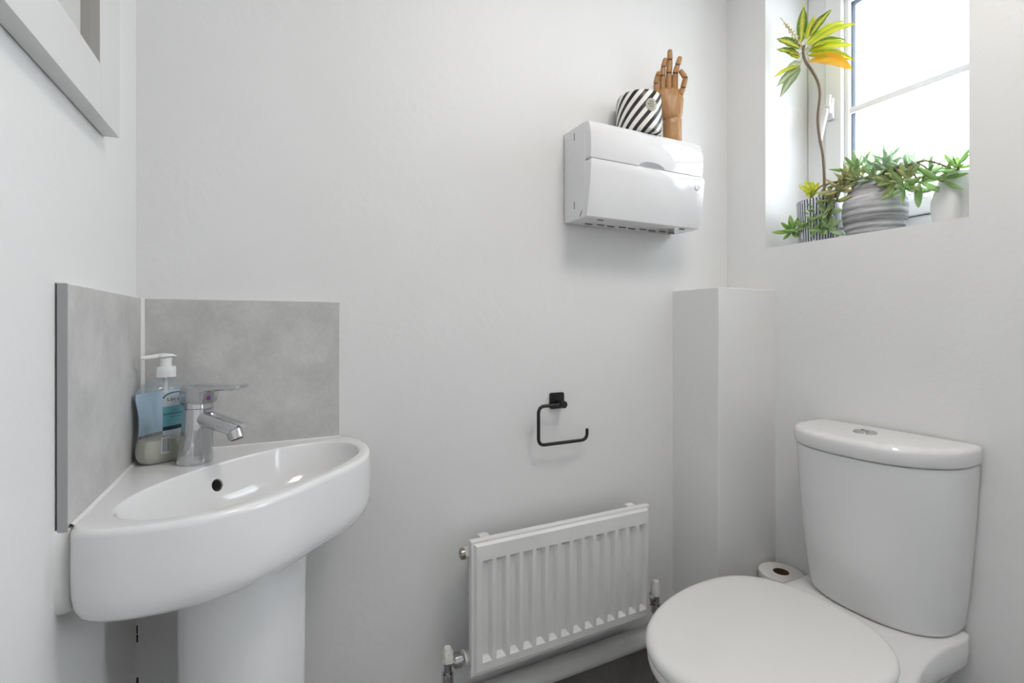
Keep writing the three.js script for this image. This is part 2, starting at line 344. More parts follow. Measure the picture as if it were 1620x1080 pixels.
mesh('wall_sealant', loft([-0.001, -0.012, -0.03, -0.06, -0.085, -0.098, -0.104].map((y, k) => { const e = [0.3715, 0.3745, 0.3755, 0.3755, 0.3740, 0.371, 0.365][k]; return [V(0, RIM + y, 0.30), V(0, RIM + y, e), V(0.006, RIM + y, e - 0.001), V(0.0125, RIM + y, e - 0.006), V(0.0135, RIM + y, e - 0.010), V(0.0135, RIM + y, 0.30)]; }), { capA: true, capB: true, crease: 0.9 }), M.seal, basin);

const ped = thing('basin_pedestal', 'white ceramic pedestal under the corner basin', 'pedestal');
const pedRing = (y, r, back) => Array.from({ length: 64 }, (_, i) => {
  const t = -i / 64 * Math.PI * 2, f = Math.cos(t), s = Math.sin(t);
  const u = f > 0 ? r * f : back * f, v = r * Math.sign(s) * Math.abs(s) ** 0.85;
  return V(0.185 + (u - v) * Math.SQRT1_2, y, 0.185 + (u + v) * Math.SQRT1_2);
});
mesh('column', loft([pedRing(0.0, 0.112, 0.10), pedRing(0.02, 0.112, 0.10), pedRing(0.05, 0.100, 0.09), pedRing(0.12, 0.093, 0.085), pedRing(0.4, 0.0925, 0.085), pedRing(0.62, 0.0945, 0.085), pedRing(RIM - 0.1252, 0.0965, 0.085)], { capA: true, capB: true, crease: 0.7 }), M.ceramic, ped);

// ------------------------------------------------------------------ mixer tap (its own +x runs to the spout)
const tap = thing('mixer_tap', 'chrome single lever mixer tap on the basin corner', 'tap', [0.1050, RIM, 0.1050]);
tap.rotation.y = -Math.PI / 4;
const spots = dataTex(256, (i) => { const v = 0.07 + clamp((nGrain[i] - 0.66) * 2.4, 0, 0.3); return [v, v, v]; }, false, 2);
const chromeSpot = mat(lin(0.60, 0.61, 0.63), 1, { metalness: 1, roughnessMap: spots });
mesh('tap_body', loft([[0, 0, 0.0295, 0.0255], [0.003, 0, 0.0315, 0.0275], [0.008, 0.0005, 0.0305, 0.027], [0.02, 0.0025, 0.0275, 0.0258], [0.045, 0.006, 0.0255, 0.0245], [0.07, 0.009, 0.0248, 0.0238], [0.090, 0.010, 0.0245, 0.0235], [0.0965, 0.010, 0.0243, 0.0233], [0.0975, 0.010, 0.0228, 0.0218]].map(([y, cx, rx, rz]) => ellipse(cx, y, 0, rx, rz, 48)), { capA: true, capB: true, crease: 0.7 }), chromeSpot, tap);
mesh('lever_collar', loft([[0.0975, 0.0232, 0.0222], [0.1120, 0.0222, 0.0212]].map(([y, a, b]) => ellipse(0.010, y, 0, a, b, 48)), { capA: true, capB: true, crease: 0.7 }), M.chrome, tap);
const lever = mesh('lever', loft([
  // x along, y bottom, y top, half width
  [-0.0148, 0.118, 0.124, 0.010], [-0.0135, 0.101, 0.133, 0.018], [-0.006, 0.1008, 0.1365, 0.0225], [0.008, 0.1008, 0.1385, 0.0235], [0.022, 0.102, 0.1393, 0.0225], [0.0325, 0.105, 0.1393, 0.0205], [0.0345, 0.124, 0.1393, 0.0195], [0.050, 0.1275, 0.1390, 0.0178], [0.070, 0.1300, 0.1392, 0.0165], [0.092, 0.1312, 0.1402, 0.0155], [0.108, 0.1332, 0.1416, 0.0125], [0.1165, 0.1370, 0.1424, 0.0075], [0.1185, 0.1398, 0.1424, 0.003],
].map(([x, y0, y1, w]) => Array.from({ length: 28 }, (_, i) => {
  const t = i / 28 * Math.PI * 2, c = Math.cos(t), s = Math.sin(t);
  return V(x, (y0 + y1) / 2 + (y1 - y0) / 2 * Math.sign(s) * Math.abs(s) ** 0.55, w * Math.sign(c) * Math.abs(c) ** 0.6);
})), { capA: true, capB: true, crease: 0.8 }), chromeSpot, tap);
for (const s of [-1, 1]) mesh('hot_cold_dot', new THREE.SphereGeometry(0.0042, 16, 10, s < 0 ? Math.PI / 2 : -Math.PI / 2, Math.PI).scale(1, 1, 0.35).rotateY(Math.PI / 2).translate(0.0334, 0.1155, 0), mat(s < 0 ? lin(0.02, 0.05, 0.35) : lin(0.30, 0.015, 0.02), 0.3), lever);
const spA = V(0.016, 0.0815, 0), spB = V(0.1000, 0.0650, 0), spDir = spB.clone().sub(spA).normalize(), spUp = V(0, 0, 1).cross(spDir);
const spRing = (t, r, tall) => Array.from({ length: 32 }, (_, i) => {
  const a = i / 32 * Math.PI * 2, c = spA.clone().lerp(spB, t);
  return c.addScaledVector(V(0, 0, 1), r * Math.cos(a)).addScaledVector(spUp, tall * Math.sin(a)).addScaledVector(spDir, -0.010 * (t > 0.9 ? -Math.sin(a) : 0));
});
const spout = mesh('spout', loft([spRing(-0.15, 0.016, 0.0155), spRing(0.1, 0.0165, 0.0158), spRing(0.4, 0.0158, 0.0143), spRing(0.75, 0.0152, 0.0134), spRing(0.97, 0.0150, 0.0130), spRing(1.0, 0.0144, 0.0122)], { capA: true, capB: true, crease: 0.7 }), chromeSpot, tap);
const aerDir = V(0.42, -0.9, 0).normalize(), aerA = V(0.0925, 0.0625, 0);
mesh('aerator', merge([cyl(aerA.toArray(), aerA.clone().addScaledVector(aerDir, 0.0145).toArray(), 0.0125, 0.0120), cyl(aerA.clone().addScaledVector(aerDir, 0.0145).toArray(), aerA.clone().addScaledVector(aerDir, 0.0155).toArray(), 0.0120, 0.0105)]), M.chrome, spout);
mesh('aerator_mesh', cyl(aerA.clone().addScaledVector(aerDir, 0.0154).toArray(), aerA.clone().addScaledVector(aerDir, 0.0160).toArray(), 0.0098), mat(lin(0.13, 0.07, 0.045), 0.6), spout);

// ------------------------------------------------------------------ soap bottle
const soap = thing('soap_bottle', 'clear pump soap bottle with a little milky soap left, behind the tap', 'soap bottle', [0.0555, RIM, 0.0625]);
const bAng = 0.82;          // the label looks out of the corner
const bProf = [[0, 0.036, 0.019], [0.0015, 0.0405, 0.0225], [0.006, 0.0455, 0.0262], [0.016, 0.0492, 0.0282], [0.028, 0.0490, 0.0280], [0.040, 0.0462, 0.0265], [0.055, 0.0432, 0.0250], [0.075, 0.0424, 0.0246], [0.092, 0.0442, 0.0255], [0.108, 0.0478, 0.0270], [0.119, 0.0488, 0.0274], [0.127, 0.0465, 0.0266], [0.134, 0.0400, 0.0242], [0.140, 0.0290, 0.0202], [0.1445, 0.0185, 0.0162], [0.148, 0.0135, 0.0135], [0.152, 0.0130, 0.0130]];
const bRad = (y) => { let k = 0; while (k < bProf.length - 2 && bProf[k + 1][0] < y) k++; const [y0, a0, b0] = bProf[k], [y1, a1, b1] = bProf[k + 1], t = clamp((y - y0) / (y1 - y0)); return [mix(a0, a1, t), mix(b0, b1, t)]; };
const bRing = (y, inset = 0, n = 56) => { const [a, b] = bRad(y); return ellipse(0, y, 0, a - inset, b - inset, n, 0.9); };
const spin = (g) => g.rotateY(bAng);
mesh('bottle_shell', spin(loft(bProf.map(([y]) => bRing(y)), { capA: true })), mat(lin(0.93, 0.96, 0.98), 0.06, { transmission: 0.94, thickness: 0, ior: 1.45 }), soap);
mesh('liquid_soap', spin(loft([0.0012, 0.004, 0.012, 0.022, 0.032, 0.0415].map((y) => bRing(y, 0.0012)), { capA: true, capB: true, crease: 0.8 })), mat(lin(0.50, 0.48, 0.38), 0.35), soap);
mesh('dip_tube', rod([0, 0.008, 0], [0, 0.15, 0], 0.0035, 0.0035), mat(lin(0.75, 0.76, 0.76), 0.5), soap);
function bottlePatch(t0, t1, y0, y1, out, waist = 0) {     // label wrapped on the bottle
  const rings = [];
  for (let k = 0; k <= 14; k++) {
    const y = mix(y0, y1, k / 14), [a, b] = bRad(y), sh = waist * Math.sin(Math.PI * k / 14);
    rings.push(Array.from({ length: 25 }, (_, i) => { const t = mix(t0 + sh, t1 - sh, i / 24), c = Math.cos(t), s = Math.sin(t); return V((a + out) * Math.sign(c) * Math.abs(c) ** 0.9, y, (b + out) * Math.sign(s) * Math.abs(s) ** 0.9); }));
  }
  const g = loft(rings, { closed: false }), uv = g.attributes.uv;
  for (let k = 0; k <= 14; k++) for (let i = 0; i < 25; i++) uv.setXY(k * 25 + i, 1 - i / 24, k / 14);
  return spin(g);
}
mesh('back_label', bottlePatch(-Math.PI * 0.93, -Math.PI * 0.07, 0.047, 0.121, -0.0006, 0.12), mat(lin(0.50, 0.66, 0.80), 0.6), soap);
const labelTex = canvasTex(512, 1024, (c, w, h) => {
  c.fillStyle = '#b9d3d8'; c.fillRect(0, 0, w, h);
  c.fillStyle = '#bcc6cc'; c.fillRect(0, 0, w, h * 0.33);
  c.strokeStyle = '#1f5f70'; c.lineWidth = 30; c.beginPath(); c.ellipse(w / 2, h * 0.16, w * 0.47, h * 0.15, 0, Math.PI * 1.06, Math.PI * 1.94); c.stroke();
  c.strokeStyle = '#1c3f5c'; c.lineWidth = 7; c.beginPath(); c.ellipse(w / 2, h * 0.175, w * 0.2, h * 0.065, 0, 0, Math.PI * 2); c.stroke();
  c.fillStyle = '#1c3f5c'; c.textAlign = 'center'; c.font = 'bold 104px sans-serif'; c.fillText('Lacura', w / 2, h * 0.205);
  c.fillStyle = '#67a9b4'; c.fillRect(0, h * 0.33, w, h * 0.47);
  c.fillStyle = '#123349'; c.fillRect(0, h * 0.80, w, h * 0.09);
  c.fillStyle = '#bcc6cc'; c.fillRect(0, h * 0.89, w, h * 0.11);
  c.fillStyle = '#10293c'; c.font = '44px sans-serif'; c.fillText('extra', w / 2, h * 0.45);
  c.font = 'bold 66px sans-serif'; c.fillText('MOISTURISING', w / 2, h * 0.535);
  c.font = '46px sans-serif'; c.fillText('hand wash', w / 2, h * 0.60);
}, 1, 1);
mesh('front_label', bottlePatch(Math.PI * 0.345, Math.PI * 0.655, 0.049, 0.124, 0.0004), mat(0xffffff, 0.45, { map: labelTex }), soap);
const codeTex = canvasTex(128, 128, (c) => { c.fillStyle = '#d8dcdc'; c.fillRect(0, 0, 128, 128); c.fillStyle = '#27323c'; for (let k = 0, x = 14; x < 112; k++) { const w = 4 + (k * 7) % 9; c.fillRect(x, 8, w, 112); x += w + 5 + (k * 5) % 7; } });
mesh('barcode_label', bottlePatch(Math.PI * 0.57, Math.PI * 0.665, 0.019, 0.046, 0.0004), mat(0xffffff, 0.5, { map: codeTex }), soap);
const pumpWhite = mat(lin(0.80, 0.81, 0.81), 0.3);
mesh('collar', lathe([[0, 0.149], [0.0158, 0.149], [0.0162, 0.1505], [0.0158, 0.1525], [0.0162, 0.1545], [0.0158, 0.1565], [0.0162, 0.1585], [0.0160, 0.166], [0.0150, 0.168], [0, 0.168]], 40), pumpWhite, soap);
const pump = mesh('pump_head', merge([
  lathe([[0, 0.166], [0.0100, 0.166], [0.0096, 0.178], [0.0105, 0.1835], [0, 0.1835]], 36),
  loft([[-0.0125, 0.1835, 0.1865, 0.009], [-0.010, 0.1825, 0.1898, 0.0115], [0.0, 0.1825, 0.1915, 0.0125], [0.010, 0.1830, 0.1905, 0.0105], [0.0165, 0.1840, 0.1875, 0.0060]].map(([x, y0, y1, w]) => Array.from({ length: 20 }, (_, i) => { const t = i / 20 * Math.PI * 2; return V(x, (y0 + y1) / 2 + (y1 - y0) / 2 * Math.sin(t), w * Math.cos(t)); })), { capA: true, capB: true }),
]), pumpWhite, soap);
mesh('nozzle', rod([0, 0.1865, 0], [-0.0385, 0.1842, 0], 0.0055, 0.0030), pumpWhite, pump);
pump.rotation.y = 0.52;

// ------------------------------------------------------------------ mirror on the left wall
const mir = thing('wall_mirror', 'white framed wall mirror above the basin', 'mirror');
const [mz0, mz1, my0, my1, mf, mfv, md] = [0.198, 0.82, EYE + 0.283, EYE + 1.08, 0.09, 0.07, 0.0215];
for (const [z0, z1] of [[mz0, mz0 + mf], [mz1 - mf, mz1]]) mesh('frame_stile', rbox(0.0015, md, my0, my1, z0, z1, 0.0012), M.frameWhite, mir);
for (const [y0, y1] of [[my0, my0 + mfv], [my1 - mfv, my1]]) mesh('frame_rail', rbox(0.0015, md, y0, y1, mz0 + mf - 0.0001, mz1 - mf + 0.0001, 0.0006), M.frameWhite, mir);
for (const z of [mz0 + mf - 0.0003, mz1 - mf + 0.0003]) mesh('frame_inner_edge', box(0.010, md - 0.0008, my0 + mfv, my1 - mfv, z - 0.0007, z + 0.0007), M.rawEdge, mir);
mesh('mirror_glass', box(0.006, 0.0105, my0 + 0.03, my1 - 0.03, mz0 + 0.03, mz1 - 0.03), M.mirror, mir);

// ------------------------------------------------------------------ towel dispenser
const disp = thing('paper_towel_dispenser', 'white plastic paper towel dispenser on the back wall', 'towel dispenser');
const E0 = EYE;
const dx0 = 0.938, dx1 = 1.3285;
let upper = extrudeX([[0.003, E0 + 0.4195], [0.1215, E0 + 0.4200], [0.1240, E0 + 0.435], [0.1248, E0 + 0.452], [0.1240, E0 + 0.470], [0.1215, E0 + 0.488], [0.1175, E0 + 0.503], [0.1140, E0 + 0.511], [0.1090, E0 + 0.5155], [0.003, E0 + 0.5165]], dx0 + 0.001, dx1 - 0.004, 0.003);
upper = cut(upper, new THREE.SphereGeometry(0.047, 48, 32).scale(1, 0.36, 0.45).translate(1.137, E0 + 0.4165, 0.1245));
mesh('upper_cover', upper, M.plastic, disp);
mesh('lower_cover', extrudeX([[0.003, E0 + 0.275], [0.1020, E0 + 0.2735], [0.1060, E0 + 0.276], [0.1120, E0 + 0.300], [0.1175, E0 + 0.330], [0.1215, E0 + 0.360], [0.1245, E0 + 0.392], [0.1260, E0 + 0.4130], [0.1250, E0 + 0.4160], [0.003, E0 + 0.4160]], dx0, dx1, 0.003), M.plastic, disp);
mesh('housing', extrudeX([[0.003, E0 + 0.2752], [0.098, E0 + 0.2740], [0.098, E0 + 0.5158], [0.003, E0 + 0.5168]], dx0 - 0.0005, dx1 - 0.003, 0.0015), M.plastic, disp);
mesh('back_plate', rbox(dx0 + 0.004, dx1 - 0.004, E0 + 0.279, E0 + 0.512, 0, 0.0035, 0.001), M.rubber, disp);
const lock = mesh('lock', lathe([[0, 0.0015], [0.0075, 0.0012], [0.0085, 0], [0, 0]], 28).rotateX(Math.PI / 2).translate(1.300, E0 + 0.388, 0.1236), M.plastic, disp);
mesh('lock_ring', new THREE.TorusGeometry(0.0088, 0.0008, 8, 32).translate(1.300, E0 + 0.388, 0.1240), mat(lin(0.35, 0.35, 0.36), 0.4), lock);
for (const y of [0.493, 0.313]) mesh('side_slot', rbox(dx0 - 0.0010, dx0 + 0.002, E0 + y - 0.010, E0 + y + 0.010, 0.0500, 0.0525, 0.0005), M.rubber, disp);
mesh('moulded_ring', new THREE.TorusGeometry(0.016, 0.0006, 6, 40).rotateY(Math.PI / 2).translate(dx0 - 0.0004, E0 + 0.453, 0.028), M.plastic, disp);
mesh('corner_slot', rbox(-0.0012, 0.0012, -0.008, 0.008, -0.0014, 0.0014, 0.0005).rotateX(0.55).translate(dx0 + 0.0001, E0 + 0.2855, 0.082), M.rubber, disp);
for (let k = 0; k < 9; k++) mesh('outlet_slot', rbox(0, 0.024, E0 + 0.2724, E0 + 0.276, 0, 0.003, 0.0005).rotateY(0).translate(0.985 + k * 0.037, 0, 0.030 + (k % 2) * 0.004), M.rubber, disp);
for (const x of [0.985, 1.27]) mesh('base_slot', rbox(x, x + 0.018, E0 + 0.2722, E0 + 0.276, 0.086, 0.089, 0.0005), M.rubber, disp);

// ------------------------------------------------------------------ wrapped roll on the dispenser
const wrap = thing('wrapped_toilet_roll', 'toilet roll in black and white striped paper on the towel dispenser', 'toilet roll', [1.140, E0 + 0.5163, 0.066]);
const R1 = 0.0615, RH = 0.114;
const stripe = canvasTex(1024, 320, (c, w, h) => {
  c.fillStyle = '#eeece6'; c.fillRect(0, 0, w, h); c.fillStyle = '#1d1b1a';
  const n = 14, p = w / n, lean = h * 0.80;
  for (let k = -6; k < n + 6; k++) { c.beginPath(); c.moveTo(k * p, h); c.lineTo(k * p + p * 0.46, h); c.lineTo(k * p + p * 0.46 + lean, 0); c.lineTo(k * p + lean, 0); c.fill(); }
});
const wp = [[0.0, 0.002], [0.03, 0.001], [0.052, 0.0004], [0.0585, 0.003], [0.0608, 0.010], [0.0614, 0.03], [0.0617, 0.06], [0.0614, 0.09], [0.0605, 0.104], [0.057, 0.1115], [0.050, 0.114], [0.03, 0.1125], [0.0, 0.111]];
const wg = loft(wp.map(([r, y], k) => Array.from({ length: 65 }, (_, i) => { const t = -i / 64 * Math.PI * 2, j = 1 + 0.010 * Math.sin(t * 9 + k * 1.3) * (k < 5 || k > 7 ? 1 : 0.25); return V(r * j * Math.cos(t), y, r * j * Math.sin(t)); })), { closed: false });
{ const uv = wg.attributes.uv, po = wg.attributes.position; for (let i = 0; i < uv.count; i++) uv.setY(i, clamp(po.getY(i) / RH)); }
mesh('wrapper', wg, mat(0xffffff, 0.38, { map: stripe }), wrap);
const stickerTex = canvasTex(256, 256, (c) => {
  c.fillStyle = '#b4b3a4'; c.fillRect(0, 0, 256, 256); c.fillStyle = '#20201d'; c.textAlign = 'center'; c.font = 'bold 50px sans-serif';
  c.fillText('who', 128, 82); c.fillText('gives a', 128, 130); c.fillText('crap', 128, 176); c.font = 'bold 18px sans-serif'; c.fillRect(82, 212, 92, 6);
});
{
  const n = 40, pos = [], uv = [], idx = [], a0 = 1.71, y0 = 0.0690, r = 0.0172, put = (u, v) => { const t = a0 - u / 0.0625; pos.push(0.0625 * Math.cos(t), y0 + v, 0.0625 * Math.sin(t)); uv.push(0.5 + u / r / 2, 0.5 + v / r / 2); };
  put(0, 0); for (let k = 1; k <= 4; k++) for (let i = 0; i < n; i++) put(r * k / 4 * Math.cos(i / n * 6.28319), r * k / 4 * Math.sin(i / n * 6.28319));
  for (let i = 0; i < n; i++) { idx.push(0, 1 + i, 1 + (i + 1) % n); for (let k = 0; k < 3; k++) { const a = 1 + k * n + i, b = 1 + k * n + (i + 1) % n; idx.push(a, a + n, b + n, a, b + n, b); } }
  const g = new THREE.BufferGeometry(); g.setAttribute('position', new THREE.Float32BufferAttribute(pos, 3)); g.setAttribute('uv', new THREE.Float32BufferAttribute(uv, 2)); g.setIndex(idx); g.computeVertexNormals();
  mesh('sticker', g, mat(0xffffff, 0.3, { map: stickerTex }), wrap).userData.label = 'round grey sticker with black lettering';
}

// ------------------------------------------------------------------ wooden artist hand
const hand = thing('wooden_hand', 'jointed wooden artist hand standing on the towel dispenser', 'wooden hand', [1.268, E0 + 0.5165, 0.062]);
hand.rotation.y = -Math.PI / 6;
const hp = (u, v, w = 0) => [u, v - u * 0.47 * (v + 0.515), w];
mesh('wrist', loft([[0, 0.0265, 0.024], [0.004, 0.0275, 0.025], [0.03, 0.0262, 0.0235], [0.06, 0.0262, 0.0225], [0.072, 0.0268, 0.0215], [0.078, 0.0245, 0.0195]].map(([y, a, b]) => ellipse(0, y, 0, a, b, 36).map((p) => { p.y += y > 0.05 ? p.x * 0.12 : 0; return p; })), { capA: true, capB: true, crease: 0.8 }), M.wood, hand);
mesh('palm', loft([[0.0745, -0.001, 0.0195, 0.015], [0.080, -0.001, 0.0250, 0.0185], [0.092, -0.001, 0.0285, 0.0195], [0.115, -0.003, 0.0330, 0.0185], [0.135, -0.005, 0.0365, 0.0170], [0.150, -0.008, 0.0370, 0.0150], [0.160, -0.013, 0.0340, 0.0128], [0.1660, -0.015, 0.0318, 0.0110], [0.1680, -0.015, 0.029, 0.009]].map(([y, cx, a, b]) => ellipse(cx, y, 0, a, b, 40, 0.8)), { capA: true, capB: true, crease: 0.8 }), M.wood, hand);
const fingers = [
  ['finger', [[-0.0425, 0.1530, 0], [-0.0475, 0.182, 0.004], [-0.0445, 0.203, 0.010], [-0.0420, 0.2085, 0.021]], 0.0082],
  ['finger', [[-0.0275, 0.160, 0], [-0.0285, 0.2035, 0.002], [-0.0265, 0.2290, 0.002], [-0.0190, 0.2580, 0.000]], 0.0088],
  ['finger', [[-0.0105, 0.163, 0], [-0.0100, 0.2110, 0.002], [-0.0075, 0.2490, 0.002], [-0.0065, 0.2830, -0.002]], 0.0090],
  ['finger', [[0.0065, 0.163, 0], [0.0065, 0.2080, 0.006], [0.0125, 0.2310, 0.008], [0.0215, 0.2580, 0.004]], 0.0088],
  ['thumb', [[0.0210, 0.148, 0.004], [0.0275, 0.1650, 0.010], [0.0330, 0.1900, 0.016], [0.0175, 0.2140, 0.016]], 0.0086],
];
for (const [nm, ps, r] of fingers) {
  const f = new THREE.Group(); f.name = nm; hand.add(f);
  for (let k = 0; k < 3; k++) {
    const a = V(...ps[k]), b = V(...ps[k + 1]), d = b.clone().sub(a).normalize();
    mesh('finger_segment', rod(a.clone().addScaledVector(d, 0.0004).toArray(), b.clone().addScaledVector(d, k < 2 ? -0.0009 : 0).toArray(), r * (1 - 0.06 * k), r * (0.97 - 0.10 * k), k === 2 ? 0.75 : 0.22, 18), M.wood, f);
    mesh('joint_pin', new THREE.SphereGeometry(r * 0.72, 12, 8).translate(a.x, a.y, a.z), mat(lin(0.10, 0.055, 0.025), 0.6), f);
  }
}

// ------------------------------------------------------------------ toilet roll holder
const hold = thing('toilet_roll_holder', 'black metal open ring toilet roll holder on the back wall', 'roll holder');
{
  const w = 0.0215, r = 0.006, p = new THREE.Shape();
  p.moveTo(-w + r, -w); p.lineTo(w - r, -w); p.quadraticCurveTo(w, -w, w, -w + r); p.lineTo(w, w - r); p.quadraticCurveTo(w, w, w - r, w); p.lineTo(-w + r, w); p.quadraticCurveTo(-w, w, -w, w - r); p.lineTo(-w, -w + r); p.quadraticCurveTo(-w, -w, -w + r, -w);
  mesh('wall_plate', new THREE.ExtrudeGeometry(p, { depth: 0.0055, bevelThickness: 0.001, bevelSize: 0.001, bevelOffset: -0.001, bevelSegments: 2 }).translate(0.913, E0 - 0.2025, 0.001), M.black, hold);
}
mesh('post', lathe([[0, 0.0385], [0.0085, 0.0385], [0.0095, 0.0375], [0.0095, 0.0], [0, 0]], 32).rotateX(Math.PI / 2).translate(0.9135, E0 - 0.2085, 0.0035), M.black, hold);
mesh('ring', new THREE.TubeGeometry(path([[0.913, E0 - 0.2095, 0.032], [0.841, E0 - 0.2095, 0.032], [0.841, E0 - 0.3095, 0.032], [0.991, E0 - 0.3095, 0.032], [0.991, E0 - 0.2830, 0.032]], 0.019), 120, 0.0044, 14), M.black, hold);
mesh('ring_tip', new THREE.SphereGeometry(0.0044, 14, 10).translate(0.991, E0 - 0.2830, 0.032), M.black, hold);

// ------------------------------------------------------------------ radiator
const rad = thing('radiator', 'small white ribbed panel radiator under the roll holder', 'radiator');
const [rx0, rx1, ry0, ry1, rz] = [0.632, 1.153, E0 - 0.8005, E0 - 0.4915, 0.100];
{
  const P = [], quad = (a, b, c, d) => P.push(...a, ...b, ...c, ...a, ...c, ...d);
  const ch = 0.009, chd = 0.006, rb = 0.020;
  const ix0 = rx0 + ch, ix1 = rx1 - ch, iy0 = ry0 + ch, iy1 = ry1 - ch, z0 = rz - chd;
  const step = 0.0035;                  // folded lip round the panel
  const lip = (x0, x1, y0, y1, za, X0, X1, Y0, Y1, zb) => {
    quad([x0, y0, za], [x1, y0, za], [X1, Y0, zb], [X0, Y0, zb]); quad([x1, y0, za], [x1, y1, za], [X1, Y1, zb], [X1, Y0, zb]);
    quad([x1, y1, za], [x0, y1, za], [X0, Y1, zb], [X1, Y1, zb]); quad([x0, y1, za], [x0, y0, za], [X0, Y0, zb], [X0, Y1, zb]);
  };
  lip(rx0, rx1, ry0, ry1, rz - rb, rx0, rx1, ry0, ry1, z0 - 0.0015);
  lip(rx0, rx1, ry0, ry1, z0 - 0.0015, rx0 + 0.0015, rx1 - 0.0015, ry0 + 0.0015, ry1 - 0.0015, z0);
  lip(rx0 + 0.0015, rx1 - 0.0015, ry0 + 0.0015, ry1 - 0.0015, z0, rx0 + step + 0.003, rx1 - step - 0.003, ry0 + step + 0.003, ry1 - step - 0.003, z0);
  lip(rx0 + step + 0.003, rx1 - step - 0.003, ry0 + step + 0.003, ry1 - step - 0.003, z0, ix0 + 0.003, ix1 - 0.003, iy0 + 0.003, iy1 - 0.003, rz);
  const fx0 = ix0 + 0.003, fx1 = ix1 - 0.003, fy0 = iy0 + 0.003, fy1 = iy1 - 0.003;
  const n = 14, gx0 = 0.657, pitch = (1.138 - 0.025 - 0.657) / 13, w = 0.025, gy0 = E0 - 0.770, gy1 = E0 - 0.537, dep = 0.0115, sx = 0.0065, sy = 0.0105;
  quad([fx0, fy0, rz], [fx1, fy0, rz], [fx1, gy0, rz], [fx0, gy0, rz]);
  quad([fx0, gy1, rz], [fx1, gy1, rz], [fx1, fy1, rz], [fx0, fy1, rz]);
  let last = fx0;
  for (let k = 0; k < n; k++) {
    const a = gx0 + k * pitch, b = a + w, zi = rz - dep;
    quad([last, gy0, rz], [a, gy0, rz], [a, gy1, rz], [last, gy1, rz]);
    const A = a + sx, B = b - sx, c = gy0 + sy, d = gy1 - sy;
    quad([a, gy0, rz], [b, gy0, rz], [B, c, zi], [A, c, zi]); quad([b, gy0, rz], [b, gy1, rz], [B, d, zi], [B, c, zi]);
    quad([b, gy1, rz], [a, gy1, rz], [A, d, zi], [B, d, zi]); quad([a, gy1, rz], [a, gy0, rz], [A, c, zi], [A, d, zi]);
    quad([A, c, zi], [B, c, zi], [B, d, zi], [A, d, zi]);
    last = b;
  }
  quad([last, gy0, rz], [fx1, gy0, rz], [fx1, gy1, rz], [last, gy1, rz]);
  quad([rx0, ry0, rz - rb], [rx0, ry1, rz - rb], [rx1, ry1, rz - rb], [rx1, ry0, rz - rb]);
  let g = new THREE.BufferGeometry(); g.setAttribute('position', new THREE.Float32BufferAttribute(P, 3));
  g = toCreasedNormals(g, 0.3);
  mesh('panel', g, M.radiator, rad);
}
mesh('header_tube', merge([cyl([rx0 - 0.008, ry1 - 0.034, 0.070], [rx1 + 0.004, ry1 - 0.034, 0.070], 0.0135), cyl([rx0 - 0.008, ry0 + 0.034, 0.070], [rx1 + 0.008, ry0 + 0.034, 0.070], 0.0135)]), M.radiator, rad);
mesh('convector_fins', merge(Array.from({ length: 24 }, (_, k) => box(0.665 + k * 0.0195, 0.667 + k * 0.0195, ry0 + 0.03, ry1 - 0.02, 0.045, 0.080))), M.radiator, rad);
for (const x of [0.672, 1.105]) mesh('wall_bracket', merge([rbox(x - 0.012, x + 0.012, ry0 + 0.05, ry1 - 0.004, 0.055, 0.0615, 0.002), rbox(x - 0.010, x + 0.010, ry0 + 0.07, ry1 - 0.075, 0, 0.060, 0.002), rbox(x - 0.012, x + 0.012, ry1 - 0.008, ry1 + 0.0015, 0.0605, 0.079, 0.002)]), M.radiator, rad);
mesh('blanking_plug', merge([cyl([rx0 - 0.017, ry1 - 0.034, 0.070], [rx0 - 0.008, ry1 - 0.034, 0.070], 0.0125, 0.0125, 6), cyl([rx0 - 0.019, ry1 - 0.034, 0.070], [rx0 - 0.016, ry1 - 0.034, 0.070], 0.008, 0.011, 6)]), M.nickel, rad);

function radValve(name, label, x, tailX, capTop) {
  const v = thing(name, label, 'radiator valve'), y = ry0 + 0.034, z = 0.070;
  mesh('valve_body', merge([lathe([[0, 0], [0.0095, 0], [0.0095, 0.028], [0, 0.028]], 24).translate(x, y - 0.018, z), lathe([[0, 0], [0.0075, 0], [0.0075, y - 0.018], [0, y - 0.018]], 20).translate(x, 0, z)]), M.chrome, v);
  mesh('compression_nut', cyl([x, y - 0.044, z], [x, y - 0.020, z], 0.0135, 0.0135, 6), M.chrome, v);
  const s = Math.sign(tailX - x);
  mesh('union_nut', merge([cyl([x + s * 0.016, y, z], [x + s * 0.032, y, z], 0.0160, 0.0160, 6), cyl([x + s * 0.012, y, z], [x + s * 0.0165, y, z], 0.011, 0.0145, 24)]), M.chrome, v);
  mesh('tail_pipe', cyl([x, y, z], [tailX, y, z], 0.0085), M.chrome, v);
  mesh('tail_flange', cyl([tailX - s * 0.0065, y, z], [tailX - s * 0.003, y, z], 0.0175), M.radiator, v);
  const ridges = Array.from({ length: 8 }, (_, k) => { const t = k / 8 * Math.PI * 2; return rod([x + 0.0122 * Math.cos(t), y + 0.010, z + 0.0122 * Math.sin(t)], [x + 0.0108 * Math.cos(t), y + capTop - 0.010, z + 0.0108 * Math.sin(t)], 0.0022, 0.0018, 0.5, 8); });
  mesh('valve_cap', merge([lathe([[0, 0.006], [0.0130, 0.006], [0.0132, capTop - 0.020], [0.0122, capTop - 0.018], [0.0118, capTop - 0.013], [0.0075, capTop - 0.001], [0.0045, capTop], [0, capTop]], 28).translate(x, y, z), ...ridges]), mat(lin(0.78, 0.77, 0.73), 0.4), v);
  return v;
}
